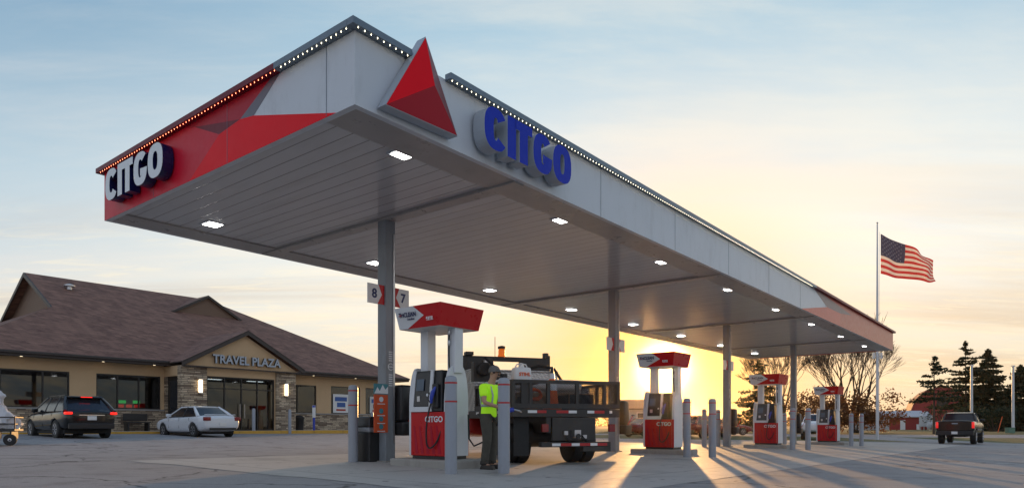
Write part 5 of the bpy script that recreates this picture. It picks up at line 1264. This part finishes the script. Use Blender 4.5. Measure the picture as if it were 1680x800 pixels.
# ------------------------------------------------------------------ far buildings
def far(px, Y): return ((px - 840) / 1113 * Y, Y)
def zat(py, Y): return .8 + (697 - py) * Y / 1113
def gable_house(name, lab, cat, px0, px1, Y, py_eave, py_ridge, depth, wallm, roofm, rot=0, wins=(), along=True, doors=()):
    x0, x1 = far(px0, Y)[0], far(px1, Y)[0]; g = gz((x0 + x1) / 2, Y); w = (x1 - x0)
    o = thing(name, lab, cat, ((x0 + x1) / 2, Y, g), rot); ze, zr_ = zat(py_eave, Y) - g, zat(py_ridge, Y) - g
    b = MB(); b.box((-w / 2, 0, -.3), (w / 2, depth, ze), wallm)
    if along: b.prism([(0, ze + .001), (depth, ze + .001), (depth / 2, zr_ - .05)], 0, -w / 2, w / 2, wallm)
    else: b.prism([(-w / 2, ze + .001), (w / 2, ze + .001), (0, zr_ - .05)], 1, 0, depth, wallm)
    b.build('wall', o)
    b = MB(); e = .4
    if along: b.prism([(-e, ze - .1), (depth / 2, zr_), (depth + e, ze - .1), (depth + e, ze + .05), (depth / 2, zr_ + .15), (-e, ze + .05)], 0, -w / 2 - e, w / 2 + e, roofm)
    else: b.prism([(-w / 2 - e, ze - .1), (0, zr_), (w / 2 + e, ze - .1), (w / 2 + e, ze + .05), (0, zr_ + .15), (-w / 2 - e, ze + .05)], 1, -e, depth + e, roofm)
    b.build('roof', o)
    for (a, c, z0, z1) in wins:
        f = b = MB(); b.box((a, -.06, z0), (c, -.002, z1), M['white']); wo = b.build('window', o)
        b = MB(); b.box((a + .1, -.08, z0 + .1), (c - .1, -.061, z1 - .1), M['screen']); 
        b.build('pane', wo)
    for (a, c, z1, m_) in doors:
        b = MB(); b.box((a, -.08, 0), (c, -.002, z1), m_); b.build('door', o)
    return o
gs = MATS['grey_siding']; br_ = MATS['barn_boards']; rs = MATS['ribbed_steel']
broof = mat('house_roof', (.13, .10, .09), .9)
gable_house('house', 'grey single storey house left of the sunlit dispenser', 'house', 1012, 1122, 84, 670, 655, 7, gs, broof, 0, [(-1.7, -.5, 1.0, 2.4), (1.8, 3.0, 1.0, 2.4)])
gable_house('shed', 'small dark roofed cottage left of the white and red shed', 'shed', 1418, 1444, 112, 681, 676, 5, gs, broof, 0, [(-.9, .0, 1.0, 2.0)])
gable_house('farm_shed', 'red farm shed with a pale roof and a white end bay', 'farm shed', 1450, 1508, 125, 683, 674, 6, br_, rs, R(-22), [], True, [(-.2, .6, 1.8, M['white']), (2.4, 2.9, 1.0, M['white'])])
o = gable_house('white_bay', 'white metal lean-to joined left of the red farm shed', 'farm shed', 1445, 1458, 121, 684, 681, 1.5, mat('pale_cladding', (.5, .5, .5)), rs, R(-20))
# barn with a gambrel roof
x, Y = far(1546, 128); g = gz(x, Y)
o = thing('barn', 'big faded red barn with a curved gambrel gable behind the trees', 'barn', (x, Y, g), R(-26))
bp = [(-5.0, 0), (5.0, 0), (5.0, 3.6), (4.3, 5.6), (2.6, 7.3), (0, 8.2), (-2.6, 7.3), (-4.3, 5.6), (-5.0, 3.6)]
b = MB(); b.prism(bp, 1, 0, 14, br_); b.build('wall', o)
b = MB(); ou = [(x_ * 1.03, z_ * 1.015 + .05) for x_, z_ in bp[2:]]; b.prism(ou + [(x_, z_ + .005) for x_, z_ in reversed(bp[2:])], 1, -.3, 14.3, mat('barn_roof', (.24, .075, .065), .8)); b.build('roof', o)
b = MB(); b.box((-.9, -.06, 4.4), (.9, -.002, 6.0), M['darktrim']); b.build('loft_door', o)
gable_house('farm_shed', 'long low red shed at the right edge behind the poles', 'farm shed', 1612, 1720, 120, 688, 682, 9, br_, broof)
x, Y = far(1519, 116); o = thing('silo', 'small white and grey feed silo beside the red barn', 'silo', on_ground(x, Y)); b = MB(); b.lathe([(1.0, .6), (1.0, 2.4), (.2, 3.2)], (0, 0, 0), rs, 20); b.build('tank', o, smooth=True)
for a_ in range(4): b = MB(); b.tube([(.8 * math.cos(a_ * PI / 2 + .7), .8 * math.sin(a_ * PI / 2 + .7), 0), (.8 * math.cos(a_ * PI / 2 + .7), .8 * math.sin(a_ * PI / 2 + .7), .7)], .08, M['steel'], 6); b.build('leg', o)
x, Y = far(1533, 110); o = thing('farm_tank', 'low bluish tank on the ground at the barn', 'tank', on_ground(x, Y)); b = MB(); b.lathe([(.3, -1.1), (.6, -.9), (.6, .9), (.3, 1.1)], (0, 0, .75), rs, 18, 0); b.build('tank', o, smooth=True); b = MB(); b.box((-.7, -.4, 0), (-.5, .4, .3), M['steel']); b.box((.5, -.4, 0), (.7, .4, .3), M['steel']); b.build('stand', o)

# ------------------------------------------------------------------ trees
def card(b, c, s, m, rr, flat=.0):
    a = Vector((rr.gauss(0, 1), rr.gauss(0, 1), rr.gauss(0, 1) * (1 - flat))).normalized(); n_ = Vector((rr.gauss(0, 1), rr.gauss(0, 1), rr.gauss(0, 1))).cross(a)
    if n_.length < .01: return
    n_.normalize(); a = a * s; n_ = n_ * s * .38; c = Vector(c)
    b.add([c - a, c + n_, c + a, c - n_], [(0, 1, 2, 3)], m)
def conifer(lab, px, Y, py_top, rad, seed, tiers=26, dens=1.0, gap=0.0, bare=.08, leaf=.30, droop=.25, group='dark spruces', irr=.25, sc=1.0):
    rr = random.Random(seed); x, y = far(px, Y); g = gz(x, y); h = zat(py_top, Y) - g
    o = thing('spruce_tree', lab, 'tree', (x, y, g), 0, group)
    b = MB(); lean = rr.uniform(-.15, .15)
    b.tube([(0, 0, -.1), (lean * .5, 0, h * .5), (lean, 0, h * .97)], [.035 * h ** .9 * .6, .02 * h ** .9 * .6, .02], M['bark'], 8)
    c = MB()
    for k in range(tiers):
        t = (k + rr.random() * .6) / tiers; z = h * (bare + (1 - bare) * t); tr = 1 - t
        R0 = rad * (tr ** .82) * (.72 + .28 * math.sin(min(1, t * 6) * PI / 2))
        nb = max(3, int((9 - 4 * t) * dens))
        for q in range(nb):
            if rr.random() < gap: continue
            a = rr.random() * 2 * PI; L = R0 * rr.uniform(1 - irr - .15, 1 + irr) + .12; dr = droop * L * rr.uniform(.6, 1.4)
            pts = []
            for s_ in range(6):
                f = s_ / 5; pts.append(Vector((lean * z / h + math.cos(a) * L * f, math.sin(a) * L * f, z - dr * f ** 1.3 + .16 * L * f ** 3)))
            b.tube(pts, [.045, .035, .03, .022, .015, .008], M['bark'], 3, False)
            m_ = int((5 + L * 7) * dens)
            for j in range(m_):
                f = rr.uniform(.12, 1.02) ** .8; i = min(4, int(f * 5)); p = pts[i].lerp(pts[i + 1], f * 5 - i)
                for _ in range(3): card(c, p + Vector((rr.gauss(0, (.10 + .07 * L) * sc), rr.gauss(0, (.10 + .07 * L) * sc), rr.gauss(-.08, .09 * sc))), leaf * rr.uniform(.5, 1.2), M['needle'], rr, .3)
    for j in range(40): card(c, (lean + rr.gauss(0, .08), rr.gauss(0, .08), h * (.93 + .07 * rr.random())), leaf * .7, M['needle'], rr)
    b.build('trunk', o, fix=False); c.build('crown', o, fix=False); return o
conifer('dark spruce with layered boughs behind the third dispenser', 1245, 78, 590, 3.4, 3, 19, .95, .15, leaf=.26, sc=.7, droop=.32)
conifer('sparse crooked spruce with open clumped boughs left of the barn', 1532, 70, 584, 2.0, 5, 13, .75, .35, bare=.42, irr=.5, leaf=.24, sc=.65, droop=.12)
conifer('tall open spruce with tiered boughs between barn and dense spruce', 1585, 98, 559, 4.4, 8, 20, 1.0, .12, bare=.24, leaf=.30, sc=.55, droop=.18, irr=.35)
conifer('dense broad dark spruce right of the tallest tree', 1622, 100, 572, 4.3, 13, 27, 1.4, .06, bare=.0, leaf=.34, irr=.30, sc=.75)
conifer('dense spruce at the right edge behind the utility pole', 1676, 92, 598, 4.0, 21, 23, 1.2, .08, bare=.02, leaf=.34, irr=.3, sc=.75)
conifer('low dark spruce filling the gap behind the black pickup', 1648, 108, 640, 3.6, 23, 18, 1.3, .03, bare=.0, leaf=.42)
def bare_tree(lab, px, Y, py_top, spread, seed, stems=4, depth=6, leaves=0, group=None):
    rr = random.Random(seed); x, y = far(px, Y); g = gz(x, y); h = zat(py_top, Y) - g
    o = thing('bare_tree', lab, 'tree', (x, y, g), 0, group); b = MB(); tw = MB()
    tips = []
    def grow(p, d, L, r, k):
        n = 3; pts = [p.copy()]; q = p.copy(); dd = d.copy()
        for i in range(n):
            dd = (dd + Vector((rr.gauss(0, .10), rr.gauss(0, .10), rr.gauss(.03, .06)))).normalized(); q = q + dd * (L / n); pts.append(q.copy())
        r1 = r * .62
        (b if k < 3 else tw).tube(pts, [r + (r1 - r) * i / n for i in range(n + 1)], M['bark'], 6 if k < 2 else 3, False)
        if k >= depth: tips.append(q); return
        nb = 3 if k < depth - 1 else 4
        for i in range(nb):
            ax = Vector((rr.gauss(0, 1), rr.gauss(0, 1), rr.gauss(0, .5))).normalized(); sp = rr.uniform(.22, .62)
            nd = (dd + ax * sp * (1.0 if i else .5)).normalized(); nd.z = nd.z * .9 + .12
            st0 = pts[-1] if i < 2 else pts[-2].lerp(pts[-1], rr.random())
            grow(st0, nd.normalized(), L * rr.uniform(.62, .84), max(.016, r1 * rr.uniform(.65, .95)), k + 1)
    b.tube([(0, 0, -.1), (0, 0, h * .12)], [h * .03, h * .024], M['bark'], 10)
    for i in range(stems):
        a = 2 * PI * i / stems + rr.random(); t = spread * (.25 + .75 * ((i * 7) % stems) / stems)
        grow(Vector((0, 0, h * .10)), Vector((math.cos(a) * t, math.sin(a) * t, 1)).normalized(), h * .27, h * .014, 1)
    b.build('trunk', o, fix=False); tw.build('crown', o, fix=False)
    return o
bare_tree('wide bare tree with fanning branches behind the far end of the canopy', 1398, 78, 528, .80, 33, 9, 6)
bare_tree('slim bare tree right of the spruce at the third dispenser', 1283, 84, 556, .5, 37, 5, 6)
def bush(lab, px, Y, w, h, n, m, seed, cat='bush', name='leafy_bush', sz=.22):
    rr = random.Random(seed); x, y = far(px, Y); g = gz(x, y); o = thing(name, lab, cat, (x, y, g)); b = MB(); t = MB()
    cl = [(rr.gauss(0, w * .30), rr.gauss(0, 1.0), rr.uniform(.25, .95) * h, rr.uniform(.35, .8)) for _ in range(22)]
    for k in range(12): a = rr.random() * 6.28; c_ = cl[k]; t.tube([(rr.gauss(0, .2), 0, 0), (c_[0] * .4, c_[1] * .4, c_[2] * .5), c_[:3]], [.06, .045, .02], M['bark'], 4, False)
    for i in range(n):
        c_ = rr.choice(cl); card(b, (c_[0] + rr.gauss(0, c_[3]), c_[1] + rr.gauss(0, c_[3]), max(.1, c_[2] + rr.gauss(0, c_[3] * .8))), sz * rr.uniform(.5, 1.2), m, rr)
    t.build('trunk', o, fix=False); b.build('crown', o, fix=False); return o
bush('round tree with rusty brown leaves under the wide bare tree', 1405, 74, 7.2, 4.4, 3600, M['leafbrown'], 41, 'tree', 'brown_leaf_tree')
bush('dark leafy shrub between the third and farthest dispensers', 1340, 72, 4.2, 4.0, 2400, M['leafbrown'], 43, 'tree', 'brown_leaf_tree')
bush('dark undergrowth at the foot of the spruces by the red shed', 1630, 88, 9, 3.0, 2500, M['needle'], 47)
# distant tree line
rr = random.Random(5); b = MB()
for i in range(5200):
    x = rr.uniform(-500, 900); y = 620 + rr.uniform(-30, 30); hh = 9 * (.55 + .45 * noise.noise(Vector((x * .012, 2, 0)))) + 3
    z = rr.uniform(-1, hh); card(b, (x, y, z), rr.uniform(1.5, 4), M['leafbrown'] if i % 3 else M['needle'], rr)
o = b.build('distant_woodland', fix=False); tag(o, kind='stuff')

# ------------------------------------------------------------------ evening air
hm = bpy.data.materials.new('evening_air'); hm.use_nodes = True
t = NT(hm.node_tree); t.n.remove(t.n['Principled BSDF'])
pv = t.node('ShaderNodeVolumePrincipled', ins={'Color': (1.0, .80, .55), 'Density': HAZE_DENSITY, 'Anisotropy': .95})
t.l.new(pv.outputs[0], t.n['Material Output'].inputs['Volume'])
b = MB(); b.box((-1250, -1250, -8), (1250, 1250, 22), hm); tag(b.build('haze'), kind='stuff')
